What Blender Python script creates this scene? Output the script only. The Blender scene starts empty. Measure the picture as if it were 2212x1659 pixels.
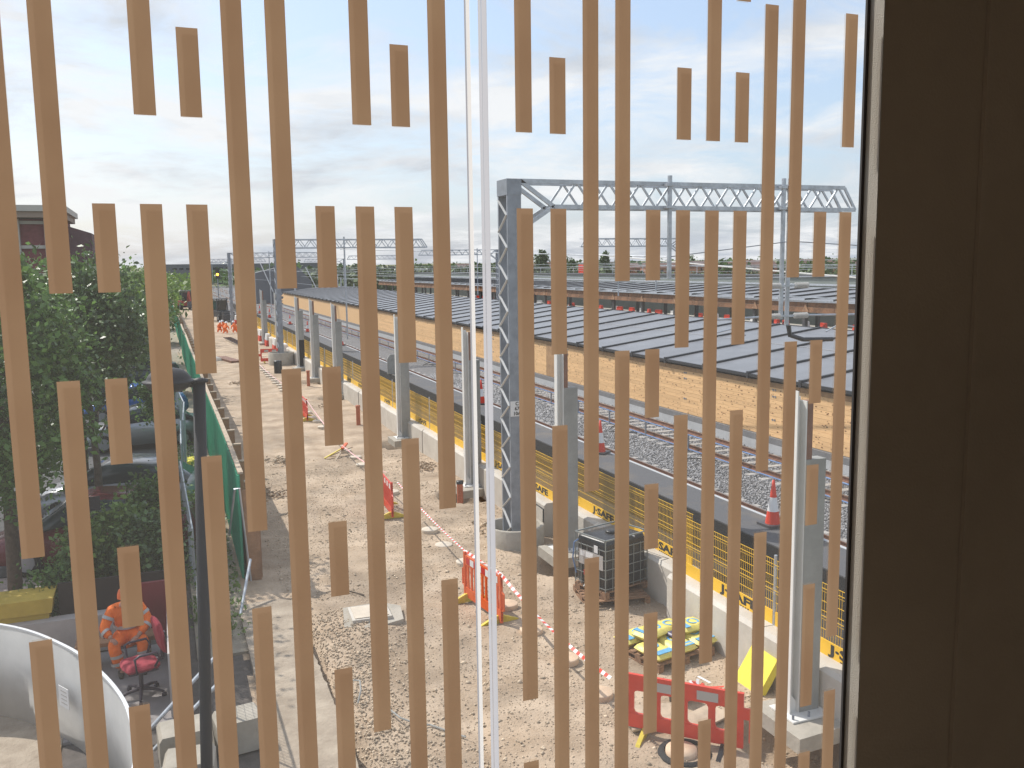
import bpy, math, random
import numpy as np
from mathutils import Vector, Matrix, noise
random.seed(7); rng = np.random.default_rng(7)
C = bpy.context.scene.collection
S = bpy.context.scene
R = math.radians
# ------------------------------------------------------------------ camera
CZ = 6.3
yaw, pitch, roll = R(21.0), R(7.45), R(0.8)
fw = Vector((math.sin(yaw)*math.cos(pitch), math.cos(yaw)*math.cos(pitch), -math.sin(pitch)))
r0 = Vector((math.cos(yaw), -math.sin(yaw), 0)); u0 = r0.cross(fw)
rt = r0*math.cos(roll) - u0*math.sin(roll); up = r0*math.sin(roll) + u0*math.cos(roll)
cd = bpy.data.cameras.new('camera'); cam = bpy.data.objects.new('camera', cd); C.objects.link(cam)
cam.matrix_world = Matrix(((rt.x, up.x, -fw.x, 0), (rt.y, up.y, -fw.y, 0), (rt.z, up.z, -fw.z, CZ), (0, 0, 0, 1)))
cd.sensor_width = 36; cd.lens = 36*1957/2212; cd.clip_start = .05; cd.clip_end = 6000
S.camera = cam
# ------------------------------------------------------------------ sun + sky
sd = Vector((-.53, .78, 1)).normalized()             # towards the sun
sl = bpy.data.lights.new('sun', 'SUN'); sl.energy = 4.6; sl.angle = R(.5); sl.color = (1, .955, .88)
so = bpy.data.objects.new('sun', sl); C.objects.link(so); so.rotation_euler = (-sd).to_track_quat('-Z', 'Y').to_euler()
W = bpy.data.worlds.new('World'); S.world = W; W.use_nodes = True
nt = W.node_tree; nt.nodes.clear(); N = nt.nodes.new; L = nt.links.new
out = N('ShaderNodeOutputWorld'); bg = N('ShaderNodeBackground'); L(bg.outputs[0], out.inputs[0])
sky = N('ShaderNodeTexSky'); sky.sky_type = 'NISHITA'; sky.sun_disc = False
sky.sun_elevation = math.asin(sd.z); sky.sun_rotation = math.atan2(sd.x, sd.y); sky.air_density = 1.2; sky.dust_density = 2.2
bg.inputs[1].default_value = .1
tc = N('ShaderNodeTexCoord'); sx = N('ShaderNodeSeparateXYZ'); L(tc.outputs['Generated'], sx.inputs[0])
def M(op, a, b=None, c=None):
    n = N('ShaderNodeMath'); n.operation = op
    for i, v in enumerate((a, b, c)):
        if v is None: continue
        if isinstance(v, (int, float)): n.inputs[i].default_value = v
        else: L(v, n.inputs[i])
    return n.outputs[0]
zz = M('ADD', M('MAXIMUM', sx.outputs[2], 0), .16)
cb = N('ShaderNodeCombineXYZ'); L(M('DIVIDE', sx.outputs[0], zz), cb.inputs[0]); L(M('DIVIDE', sx.outputs[1], zz), cb.inputs[1])
def NZ(scale, detail, rough, dist=0, off=(0, 0, 0)):
    mp = N('ShaderNodeMapping'); mp.inputs['Location'].default_value = off; L(cb.outputs[0], mp.inputs[0])
    n = N('ShaderNodeTexNoise'); n.inputs['Scale'].default_value = scale; n.inputs['Detail'].default_value = detail
    n.inputs['Roughness'].default_value = rough; n.inputs['Distortion'].default_value = dist; L(mp.outputs[0], n.inputs[0]); return n.outputs[0]
def RMP(fac, stops):
    n = N('ShaderNodeValToRGB'); cr = n.color_ramp
    while len(cr.elements) < len(stops): cr.elements.new(.5)
    for e, (p, c) in zip(cr.elements, stops):
        e.position = p; e.color = (*c, 1) if len(c) == 3 else c
    L(fac, n.inputs[0]); return n.outputs[0]
mask = RMP(NZ(1.5, 9, .62, .45, (5.3, 2.2, 0)), [(.41, (0, 0, 0)), (.60, (1, 1, 1))])
shade = RMP(NZ(1.1, 8, .58, .3, (7.9, 1.2, 0)), [(.46, (9.7, 9.8, 9.9)), (.68, (5.9, 6.4, 7.1))])
mx = N('ShaderNodeMixRGB'); L(M('MULTIPLY', mask, .93), mx.inputs[0])
sg = N('ShaderNodeMixRGB'); sg.blend_type = 'ADD'; sg.inputs[0].default_value = 1; L(sky.outputs[0], sg.inputs[1]); sg.inputs[2].default_value = (2.6, 3.4, 4.8, 1)
L(sg.outputs[0], mx.inputs[1]); L(shade, mx.inputs[2]); L(mx.outputs[0], bg.inputs[0])
S.view_settings.view_transform = 'Standard'; S.view_settings.look = 'None'; S.view_settings.exposure = 0; S.view_settings.gamma = 1
S.render.engine = 'CYCLES'; S.cycles.max_bounces = 6; S.cycles.transparent_max_bounces = 16

# ================================================================== helpers
class MB:
    def __init__(s): s.v = []; s.f = []; s.m = []; s.mi = 0
    def add(s, vs, fs):
        n = len(s.v); s.v += [tuple(v) for v in vs]; s.f += [tuple(i+n for i in f) for f in fs]; s.m += [s.mi]*len(fs); return s
    def hexa(s, p): return s.add(p, [(0, 3, 2, 1), (4, 5, 6, 7), (0, 1, 5, 4), (1, 2, 6, 5), (2, 3, 7, 6), (3, 0, 4, 7)])
    def box(s, x0, x1, y0, y1, z0, z1): return s.hexa([(x0, y0, z0), (x1, y0, z0), (x1, y1, z0), (x0, y1, z0), (x0, y0, z1), (x1, y0, z1), (x1, y1, z1), (x0, y1, z1)])
    def bar(s, a, b, w, h=None, upv=(0, 0, 1)):
        h = h or w; a = Vector(a); b = Vector(b); d = (b-a).normalized(); u = Vector(upv)
        if abs(d.dot(u)) > .98: u = Vector((0, 1, 0))
        x = d.cross(u).normalized()*w/2; y = x.cross(d).normalized()*h/2
        return s.hexa([a-x-y, a+x-y, a+x+y, a-x+y, b-x-y, b+x-y, b+x+y, b-x+y])
    def tube(s, pts, r, n=6, cap=True):
        pts = [Vector(p) for p in pts]; rs = r if isinstance(r, (list, tuple)) else [r]*len(pts); vs = []; fs = []
        ref = Vector((0, 0, 1)) if abs((pts[-1]-pts[0]).normalized().z) < .9 else Vector((0, 1, 0))
        for i, p in enumerate(pts):
            d = (pts[min(i+1, len(pts)-1)]-pts[max(i-1, 0)]).normalized(); x = d.cross(ref)
            x = x.normalized() if x.length > 1e-5 else Vector((1, 0, 0)); y = x.cross(d)
            for k in range(n):
                a = 2*math.pi*k/n; vs.append(p+(x*math.cos(a)+y*math.sin(a))*rs[i])
        for i in range(len(pts)-1):
            for k in range(n): fs.append((i*n+k, i*n+(k+1) % n, (i+1)*n+(k+1) % n, (i+1)*n+k))
        if cap: fs += [tuple(range(n))[::-1], tuple((len(pts)-1)*n+k for k in range(n))]
        return s.add(vs, fs)
    def lathe(s, prof, c=(0, 0, 0), n=20, sx=1, sy=1):
        vs = []; fs = []
        for r, z in prof:
            for k in range(n): a = 2*math.pi*k/n; vs.append((c[0]+r*sx*math.cos(a), c[1]+r*sy*math.sin(a), c[2]+z))
        for i in range(len(prof)-1):
            for k in range(n): fs.append((i*n+k, i*n+(k+1) % n, (i+1)*n+(k+1) % n, (i+1)*n+k))
        return s.add(vs, fs)
    def prism(s, poly, y0, y1, ax='y'):
        n = len(poly)
        t = {'y': lambda p, y: (p[0], y, p[1]), 'x': lambda p, y: (y, p[0], p[1]), 'z': lambda p, y: (p[0], p[1], y)}[ax]
        s.add([t(p, y0) for p in poly]+[t(p, y1) for p in poly], [tuple(range(n)), tuple(range(2*n-1, n-1, -1))]+[(i, i+n, (i+1) % n+n, (i+1) % n) for i in range(n)])
        return s
    def mesh(s, name, mats, smooth=False):
        me = bpy.data.meshes.new(name); me.from_pydata(s.v, [], s.f)
        for m in (mats if isinstance(mats, (list, tuple)) else [mats]): me.materials.append(m)
        if len(me.materials) > 1: me.polygons.foreach_set('material_index', s.m)
        if smooth: me.polygons.foreach_set('use_smooth', [True]*len(s.f))
        me.update(); return me
    def build(s, name, mats, parent=None, smooth=False, loc=(0, 0, 0), rz=0):
        return obj(name, s.mesh(name, mats, smooth), parent, loc, rz)
def obj(name, me, parent=None, loc=(0, 0, 0), rz=0):
    o = bpy.data.objects.new(name, me); C.objects.link(o); o.location = loc; o.rotation_euler = (0, 0, rz)
    if parent: o.parent = parent
    return o
def tag(o, label=None, cat=None, group=None, kind=None):
    if label: o['label'] = label
    if cat: o['category'] = cat
    if group: o['group'] = group
    if kind: o['kind'] = kind
    return o
def thing(name, label, cat, loc=(0, 0, 0), rz=0, group=None):
    return tag(obj(name, None, None, loc, rz), label, cat, group)
KIDS = {}
def dup(root, loc, rz=None, label=None):
    def cp(o, parent):
        c = o.copy(); C.objects.link(c)
        if parent: c.parent = parent
        for ch in list(o.children): cp(ch, c)
        return c
    r = cp(root, None); r.location = loc
    if rz is not None: r.rotation_euler = (0, 0, rz)
    if label: r['label'] = label
    return r
def mat(name, col, rough=.7, metal=0, var=0, scale=3, bump=0, bscale=None, isl=0, objv=0, col2=None, lo=.35, hi=.65, detail=6, stretch=None, spec=.5, emit=None, transl=0):
    m = bpy.data.materials.new(name); m.use_nodes = True; t = m.node_tree; n = t.nodes; l = t.links.new
    b = n['Principled BSDF']; b.inputs['Roughness'].default_value = rough; b.inputs['Metallic'].default_value = metal
    b.inputs['Specular IOR Level'].default_value = spec; b.inputs['Base Color'].default_value = (*col, 1)
    tcn = n.new('ShaderNodeTexCoord'); co = tcn.outputs['Object']
    if stretch:
        mp = n.new('ShaderNodeMapping'); mp.inputs['Scale'].default_value = stretch; l(co, mp.inputs[0]); co = mp.outputs[0]
    src = None
    if var or col2:
        nz = n.new('ShaderNodeTexNoise'); nz.inputs['Scale'].default_value = scale; nz.inputs['Detail'].default_value = detail; nz.inputs['Roughness'].default_value = .62; l(co, nz.inputs[0])
        rp = n.new('ShaderNodeValToRGB'); e = rp.color_ramp.elements; e[0].position = lo; e[1].position = hi
        c2 = col2 or tuple(min(1, c*(1+var)) for c in col); c1 = col if col2 else tuple(c*(1-var) for c in col)
        e[0].color = (*c1, 1); e[1].color = (*c2, 1); l(nz.outputs[0], rp.inputs[0]); src = rp.outputs[0]
    if isl or objv:
        hs = n.new('ShaderNodeHueSaturation'); hs.inputs['Color'].default_value = (*col, 1)
        if src: l(src, hs.inputs['Color'])
        mr = n.new('ShaderNodeMapRange'); a = isl or objv; mr.inputs[3].default_value = 1-a; mr.inputs[4].default_value = 1+a
        if isl: g = n.new('ShaderNodeNewGeometry'); l(g.outputs['Random Per Island'], mr.inputs[0])
        else: g = n.new('ShaderNodeObjectInfo'); l(g.outputs['Random'], mr.inputs[0])
        l(mr.outputs[0], hs.inputs['Value']); src = hs.outputs[0]
    if src: l(src, b.inputs['Base Color'])
    if bump:
        nb = n.new('ShaderNodeTexNoise'); nb.inputs['Scale'].default_value = bscale or scale*6; nb.inputs['Detail'].default_value = 5; l(co, nb.inputs[0])
        bp = n.new('ShaderNodeBump'); bp.inputs['Strength'].default_value = bump; bp.inputs['Distance'].default_value = .02; l(nb.outputs[0], bp.inputs['Height']); l(bp.outputs[0], b.inputs['Normal'])
    if emit: b.inputs['Emission Color'].default_value = (*emit[:3], 1); b.inputs['Emission Strength'].default_value = emit[3]
    if transl:
        tr = n.new('ShaderNodeBsdfTranslucent'); ms = n.new('ShaderNodeMixShader'); ms.inputs[0].default_value = transl
        if src: l(src, tr.inputs[0])
        else: tr.inputs[0].default_value = (*col, 1)
        l(b.outputs[0], ms.inputs[1]); l(tr.outputs[0], ms.inputs[2]); l(ms.outputs[0], n['Material Output'].inputs[0])
    return m
def text(body, name, m, size, parent, matrix, align='CENTER', bold=0):
    cu = bpy.data.curves.new('t', 'FONT'); cu.body = body; cu.size = size; cu.extrude = .001; cu.align_x = align; cu.align_y = 'CENTER'; cu.offset = bold; cu.resolution_u = 2
    t = bpy.data.objects.new('t', cu); C.objects.link(t)
    me = bpy.data.meshes.new_from_object(t); bpy.data.objects.remove(t); me.name = name
    me.materials.clear(); me.materials.append(m)
    o = obj(name, me, parent); o.matrix_local = matrix; return o
def XM(o, x, y, z):   # matrix from origin and axis columns
    x, y, z = Vector(x), Vector(y), Vector(z)
    return Matrix(((x.x, y.x, z.x, o[0]), (x.y, y.y, z.y, o[1]), (x.z, y.z, z.z, o[2]), (0, 0, 0, 1)))
ORD = ['nearest', 'second', 'third', 'fourth', 'fifth', 'sixth', 'seventh', 'eighth', 'ninth', 'tenth', 'eleventh', 'twelfth', 'thirteenth', 'fourteenth', 'fifteenth', 'sixteenth', 'seventeenth', 'eighteenth', 'nineteenth', 'twentieth']
def nth(i): return ORD[i] if i < len(ORD) else 'far'
def stones(name, m, pts, sizes, parent=None, flat=.7):
    # one joined mesh of rough little stones, eight faces each
    n = len(pts); base = np.array([(1, 0, 0), (0, 1, 0), (-1, 0, 0), (0, -1, 0), (0, 0, 1), (0, 0, -1)], float)
    fc = np.array([(0, 1, 4), (1, 2, 4), (2, 3, 4), (3, 0, 4), (1, 0, 5), (2, 1, 5), (3, 2, 5), (0, 3, 5)])
    v = base[None]*(1+rng.uniform(-.35, .35, (n, 6, 1))) + rng.uniform(-.25, .25, (n, 6, 3))
    v *= sizes[:, None, None]*rng.uniform(.7, 1.3, (n, 1, 3)); v[:, :, 2] *= flat
    a = rng.uniform(0, 6.28, n); ca, sa = np.cos(a)[:, None], np.sin(a)[:, None]
    x = v[:, :, 0]*ca-v[:, :, 1]*sa; y = v[:, :, 0]*sa+v[:, :, 1]*ca; v[:, :, 0] = x; v[:, :, 1] = y
    v += np.asarray(pts)[:, None, :]; f = fc[None]+(np.arange(n)*6)[:, None, None]
    me = bpy.data.meshes.new(name); me.vertices.add(n*6); me.vertices.foreach_set('co', v.reshape(-1))
    me.loops.add(n*24); me.loops.foreach_set('vertex_index', f.reshape(-1).astype(np.int32)); me.polygons.add(n*8)
    me.polygons.foreach_set('loop_start', np.arange(n*8, dtype=np.int32)*3); me.update(calc_edges=True); me.materials.append(m)
    o = obj(name, me, parent); o['kind'] = 'stuff'; return o
def leaves(name, m, pts, size, parent=None, stuff=False, asp=.6):
    n = len(pts); d = rng.normal(size=(n, 3)); d[:, 2] += .6; d /= np.linalg.norm(d, axis=1)[:, None]
    t = rng.normal(size=(n, 3)); x = np.cross(d, t); x /= np.linalg.norm(x, axis=1)[:, None]; y = np.cross(d, x)
    s = size*rng.uniform(.4, 1.6, (n, 1)); P = np.asarray(pts)
    v = np.stack([P-x*s, P-y*s*asp+d*s*.15, P+x*s, P+y*s*asp+d*s*.15], 1)
    me = bpy.data.meshes.new(name); me.vertices.add(n*4); me.vertices.foreach_set('co', v.reshape(-1))
    me.loops.add(n*4); me.loops.foreach_set('vertex_index', np.arange(n*4, dtype=np.int32)); me.polygons.add(n)
    me.polygons.foreach_set('loop_start', np.arange(n, dtype=np.int32)*4); me.update(calc_edges=True); me.materials.append(m)
    o = obj(name, me, parent)
    if stuff: o['kind'] = 'stuff'
    return o
def clumps(c, rad, nclump, per, cr, seed=0):
    r = np.random.default_rng(seed); d = r.normal(size=(nclump, 3)); d /= np.linalg.norm(d, axis=1)[:, None]
    k = r.uniform(.35, 1, (nclump, 1))**.5; cc = np.array(c)+d*k*np.array(rad)
    p = cc[:, None, :]+r.normal(size=(nclump, per, 3))*cr*r.uniform(.6, 1.3, (nclump, 1, 1)); return p.reshape(-1, 3)

# ================================================================== materials
m_dirt = mat('dirt', (.33, .24, .16), .95, var=.25, scale=1.1, bump=1, bscale=22, col2=(.485, .375, .27), lo=.36, hi=.62, detail=14)
def patches(m, scale, lo, hi):   # broad damp and dry patches multiplied over a material's own colour
    t = m.node_tree; n = t.nodes; l = t.links.new; b = n['Principled BSDF']; src = b.inputs['Base Color'].links[0].from_socket
    q = n.new('ShaderNodeTexNoise'); q.inputs['Scale'].default_value = scale; q.inputs['Detail'].default_value = 7; q.inputs['Distortion'].default_value = .8; g = n.new('ShaderNodeTexCoord'); l(g.outputs['Object'], q.inputs[0])
    r = n.new('ShaderNodeMapRange'); r.inputs[1].default_value = .35; r.inputs[2].default_value = .6; r.inputs[3].default_value = lo; r.inputs[4].default_value = hi; l(q.outputs[0], r.inputs[0])
    x = n.new('ShaderNodeMixRGB'); x.blend_type = 'MULTIPLY'; x.inputs[0].default_value = 1; l(src, x.inputs[1]); l(r.outputs[0], x.inputs[2]); l(x.outputs[0], b.inputs['Base Color'])
patches(m_dirt, .45, .74, 1.06)
m_stone = mat('stone', (.47, .375, .27), .9, var=.25, scale=2, isl=.35)
m_ballast = mat('ballast_stone', (.27, .265, .265), .9, isl=.6)
m_ballbase = mat('ballast_base', (.15, .145, .145), .95, var=.5, scale=16, bump=1, bscale=30, lo=.4, hi=.6)
m_ground = mat('rough_ground', (.10, .12, .05), .95, scale=.15, col2=(.22, .2, .12), bump=.5)
m_conc = mat('concrete', (.56, .52, .46), .8, scale=1.6, col2=(.46, .42, .365), bump=.15, bscale=20, objv=.07)
m_concd = mat('dirty_concrete', (.33, .30, .25), .9, scale=3, col2=(.42, .38, .32), bump=.4, bscale=15)
m_galv = mat('galvanised_steel', (.46, .49, .53), .45, .55, var=.18, scale=5)
m_galvd = mat('dull_galvanised_steel', (.25, .275, .315), .5, .35, var=.2, scale=3)
m_white = mat('white_painted_steel', (.72, .71, .68), .5, var=.05, scale=2)
m_casing = mat('grey_casing', (.31, .31, .29), .8, var=.15, scale=2)
m_brownp = mat('brown_packer', (.22, .11, .07), .8, var=.2, scale=4)
m_yel = mat('yellow_paint', (.80, .47, .02), .5, var=.06, scale=3)
m_yelplate = mat('yellow_plate', (.80, .68, .06), .5, var=.05, scale=3)
m_blk = mat('black_plastic', (.012, .013, .015), .35)
m_cage = mat('cage_steel', (.26, .28, .27), .5, .4)
m_tank = mat('black_tank', (.018, .018, .020), .38, var=.5, scale=4, bump=.1)
m_blkfelt = mat('black_membrane', (.01, .01, .011), .8)
m_txt = mat('black_print', (.012, .012, .012), .6)
m_wtxt = mat('white_print', (.75, .75, .75), .5)
m_tarmac = mat('platform_asphalt', (.085, .085, .09), .8, scale=1.2, col2=(.15, .125, .10), lo=.5, hi=.75, bump=.3, bscale=40)
m_coping = mat('pale_coping', (.42, .43, .44), .7, var=.08, scale=3)
m_rail = mat('rusty_rail', (.17, .075, .045), .7, var=.3, scale=8)
m_railtop = mat('rail_head', (.30, .27, .25), .35, .6)
m_sleeper = mat('concrete_sleeper', (.36, .34, .315), .85, var=.12, scale=5, objv=.08)
m_blue = mat('blue_tube', (.10, .19, .38), .4, var=.1, scale=4)
m_timber = mat('larch_board', (.76, .48, .235), .6, scale=9, col2=(.60, .36, .17), lo=.5, hi=.75, stretch=(5, .5, 9), objv=.10)
m_knot = mat('timber_knot', (.20, .08, .03), .7)
m_timberd = mat('brown_timber', (.20, .095, .045), .75, var=.35, scale=2, objv=.15)
m_timbertrim = mat('dark_timber_trim', (.36, .21, .10), .7, var=.2, scale=4)  # darker brown timber colour for the trim, brackets and fascia band
m_roof = mat('zinc_roof_sheet', (.20, .205, .22), .42, .2, var=.16, scale=.5, objv=.09)
m_lap = mat('pale_lap_line', (.30, .30, .31), .5)
m_seam = mat('dark_seam', (.04, .043, .05), .5, .3)
m_greybldg = mat('grey_green_cladding', (.16, .18, .165), .6, var=.1, scale=.6)
m_or = mat('orange_plastic', (.75, .13, .03), .45, var=.06, scale=4, transl=.12)
m_red = mat('red_plastic', (.70, .06, .03), .4, var=.08, scale=4, transl=.1)
m_whp = mat('white_reflective', (.72, .72, .72), .4)
m_redr = mat('red_reflective', (.5, .02, .02), .4)
m_yfoot = mat('yellow_foot', (.60, .46, .05), .6, var=.12, scale=6)
m_hiv = mat('hi_vis_orange', (.90, .17, .015), .75, var=.15, scale=9, bump=1, bscale=16)
m_ref = mat('reflective_band', (.42, .40, .38), .4)
m_skin = mat('skin', (.42, .22, .15), .6)
m_boot = mat('boot_leather', (.045, .035, .025), .7)
m_hat = mat('white_hard_hat', (.8, .8, .8), .3)
m_hath = mat('orange_hood', (.75, .14, .03), .6)
m_green = mat('green_hoarding', (.025, .33, .19), .5, var=.1, scale=2, objv=.08)
m_woodpale = mat('sawn_timber', (.42, .33, .24), .8, var=.2, scale=5)
m_woodbr = mat('brown_plywood', (.30, .165, .09), .8, var=.25, scale=3)
m_pallet = mat('pallet_wood', (.26, .145, .08), .85, var=.35, scale=7)
m_clay = mat('clay_pipe', (.42, .12, .05), .7, var=.1, scale=5)
m_cap = mat('pile_cap_cover', (.62, .45, .31), .75, var=.12, scale=4, objv=.08)
m_capp = mat('pale_cover', (.58, .50, .40), .75, var=.1, scale=4)
m_leaf = mat('leaf', (.10, .18, .045), .42, isl=.7, transl=.4)
m_leafl = mat('light_leaf', (.13, .21, .045), .5, isl=.45, transl=.35)
m_leafd = mat('dark_leaf', (.075, .13, .04), .42, isl=.5, transl=.25)
m_leaff = mat('far_leaf', (.09, .12, .055), .8, isl=.5)
m_bark = mat('bark', (.10, .075, .055), .9, var=.3, scale=9, bump=.6)
m_pave = mat('block_paver', (.36, .29, .265), .85, var=.12, scale=3, objv=.13)
m_pavj = mat('paving_joint', (.10, .085, .075), .95, var=.2, scale=8)
m_asph = mat('car_park_asphalt', (.07, .07, .072), .9, var=.2, scale=4)
m_brick = mat('maroon_brick', (.19, .055, .06), .85, var=.18, scale=3)
m_brickd = mat('dark_brick', (.10, .05, .06), .85, var=.15, scale=3)
m_cream = mat('cream_render', (.46, .44, .39), .7, var=.04, scale=1)
m_tan = mat('tan_soffit', (.30, .23, .18), .8)
m_housebr = mat('house_brick', (.33, .17, .12), .85, var=.15, scale=.4)
m_houseroof = mat('house_roof', (.16, .10, .085), .85, var=.2, scale=.4)
m_glassd = mat('dark_window', (.02, .025, .03), .1)
m_dish = mat('grey_panel', (.70, .695, .68), .7, var=.05, scale=2, transl=.65)
m_dishlip = mat('grey_panel_lip', (.64, .65, .66), .45)
m_burg = mat('burgundy_panel', (.17, .02, .025), .6, var=.12, scale=2)
m_seat = mat('red_upholstery', (.30, .015, .035), .8, bump=.3, bscale=60)
m_plumb = mat('dark_purple_plastic', (.045, .03, .05), .45)
m_lamp = mat('black_painted_steel', (.016, .016, .02), .55, spec=.3)
m_ystore = mat('mustard_planter', (.52, .36, .06), .7, var=.12, scale=3)
m_dustwall = mat('pale_wall', (.42, .38, .36), .85, var=.1, scale=3)
m_machred = mat('machine_red', (.35, .05, .03), .5); m_machyel = mat('machine_yellow', (.40, .30, .10), .5); m_mach = mat('machine_grey', (.06, .06, .065), .5)
m_bagy = mat('yellow_bag', (.72, .62, .16), .45, var=.08, scale=6, bump=.5, bscale=12); m_bagb = mat('blue_bag_print', (.13, .38, .62), .45, var=.15, scale=6); m_bagd = mat('dark_bag', (.04, .03, .09), .4)
m_slab = mat('broken_slab', (.27, .215, .16), .95, scale=2, col2=(.42, .35, .27), bump=.8, bscale=18)
m_pit = mat('damp_soil', (.085, .065, .05), .95, var=.3, scale=6, bump=.8)
m_clad = mat('far_grey_building', (.15, .155, .17), .8, var=.05, scale=.1)
m_carg = mat('silver_car_paint', (.33, .34, .36), .25, .4); m_card = mat('dark_car_paint', (.02, .022, .035), .2, .3); m_carb = mat('blue_car_paint', (.02, .09, .30), .25, .2); m_carm = mat('maroon_car_paint', (.13, .02, .025), .25, .2)
m_winglass = mat('car_glass', (.03, .045, .05), .05); m_tyre = mat('tyre_rubber', (.015, .015, .015), .85)

# ================================================================== terrain
def grid(name, m, x0, x1, xs, y0, y1, ys, zf, kind='structure'):
    xv = np.linspace(x0, x1, xs); yv = np.linspace(y0, y1, ys) if isinstance(ys, int) else np.array(ys); ny = len(yv)
    v = [(x, y, zf(x, y)) for y in yv for x in xv]; nx = len(xv)
    f = [(j*nx+i, j*nx+i+1, (j+1)*nx+i+1, (j+1)*nx+i) for j in range(ny-1) for i in range(nx-1)]
    me = bpy.data.meshes.new(name); me.from_pydata(v, [], f); me.materials.append(m)
    me.polygons.foreach_set('use_smooth', [True]*len(f)); o = obj(name, me); o['kind'] = kind; return o
MB().add([(-3000, -600, -.9), (3000, -600, -.9), (3000, 5000, -.9), (-3000, 5000, -.9)], [(0, 1, 2, 3)]).build('ground', m_ground)['kind'] = 'structure'
FOOT = [(7.75, 9.55), (7.8, 17.35), (7.8, 23.7), (7.8, 31.5), (7.8, 44.3), (7.8, 51.3), (7.8, 57.2), (7.8, 68), (7.8, 78)]
def dz(x, y):
    z = .045*noise.noise((x*.8, y*.8, 3))+.03*noise.noise((x*2.6, y*2.6, 1))+.018*noise.noise((x*7, y*7, 5))
    z += .05*max(0, noise.noise((x*.35+9, y*.35, 2)))
    for fx, fy in FOOT[:6]:
        d = math.hypot((x-fx)*.9, y-fy+.3); z -= .5*max(0, 1-(d/.95)**4) if d < .95 else 0
    for rx in (3.5, 5.0): z -= .05*math.exp(-((x-rx-.18*math.sin(y*.16))/.13)**2)*(.55+.45*noise.noise((x, y*.5, 8)))
    if x < 1.95 and y < 18: z -= .05
    z -= .22*math.exp(-((x-2.02-.1*noise.noise((y*1.3, 0, 0)))/.13)**2)*(1 if y < 17 else 0)
    z += .10*math.exp(-((x-2.9)**2/.5+(y-15.3)**2/.5))
    return z
ysn = list(np.arange(4, 30, .085))+list(np.arange(30, 60, .3))+list(np.arange(60, 260, 3))
dirt = grid('dirt_ground', m_dirt, .9, 8.9, 96, 0, 0, ysn, dz)
def zat(x, y): return dz(x, y)
n = 42000
py = 6+24*rng.random(n)**1.25; px = 1.9+6.2*rng.random(n)
keep = np.array([noise.noise((x*.7, y*.6, 7))+.8*random.random() > .2 for x, y in zip(px, py)]); px, py = px[keep], py[keep]
sz = rng.uniform(.005, .017, len(px))+(rng.random(len(px)) > .96)*rng.uniform(.01, .035, len(px))
tag(stones('dirt_stones', m_stone, np.array([(x, y, zat(x, y)+.004) for x, y in zip(px, py)]), sz), 'loose pale stones scattered over the bare dirt of the works', 'stones')
n = 3600; py = 8.6+7.6*rng.random(n); px = 2.05+np.abs(rng.normal(size=n))*.75
tag(stones('gravel_band', m_stone, np.array([(x, y, zat(x, y)+.012) for x, y in zip(px, py)]), rng.uniform(.008, .026, n)), 'coarse gravel heaped along the broken edge of the concrete slab', 'gravel')
# car park side
MB().box(-30, 1.15, 4, 20.9, -.25, -.035).build('paving_bed', m_pavj)['kind'] = 'structure'
MB().box(-30, 1.15, 20.9, 260, -.25, -.01).build('car_park', m_asph)['kind'] = 'structure'
pv = thing('block_paving', 'pinkish grey block paving in straight courses beside the yellow planter', 'paving')
pm = MB().box(-.096, .096, -.046, .046, -.04, 0).mesh('paver', m_pave); k = 0; rest = MB()
for j in range(36):
    for i in range(-12, 16):
        x = -2.9+i*.2+(j % 2)*.1; y = 16.7+j*.115
        if not (-4.4 < x < -1.45): continue
        if k < 290 and y < 19.6 and -3.7 < x < -1.7:
            obj('paver', pm, pv, (x, y, random.uniform(-.003, .003))); k += 1
        else: rest.box(x-.096, x+.096, y-.052, y+.052, -.04, random.uniform(-.003, .003))
rest.build('paving_field', m_pave, pv)['kind'] = 'stuff'
MB().box(-8, -1.61, 6, 16.0, -.034, -.004).build('light_paving', m_slab)['kind'] = 'structure'
# broken slab on the left
sl_ = MB()
edge = [(1.98+.07*noise.noise((0, y*2.2, 0))+.03*noise.noise((4, y*7, 0)), y) for y in np.arange(6, 17.0, .12)]
sl_.prism([(1.0, 17.05)]+[(1.0, 6.0)]+edge+[(1.75, 17.1)], -.2, .07, 'z')
tag(sl_.build('concrete_slab', m_slab), 'old broken concrete slab with a ragged edge by the gravel', 'slab')
# trackbed
grid('trackbed', m_ballbase, 8.6, 40, 60, 0, 0, list(np.arange(2, 60, 1.0))+list(np.arange(60, 420, 10)), lambda x, y: .02 if x > 11.5 else -.03+.03*noise.noise((x, y, 0)))
n = 62000; py = 11+40*rng.random(n)**1.5; px = 13.3+5.2*rng.random(n)
ss = .022+.0009*(py-10); pz = np.full(n, .03)+rng.uniform(-.01, .012, n)
tag(stones('ballast', m_ballast, np.stack([px, py, pz], 1), ss*rng.uniform(.75, 1.25, n), flat=.8), 'grey crushed stone ballast between and beside the rails', 'ballast')

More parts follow.
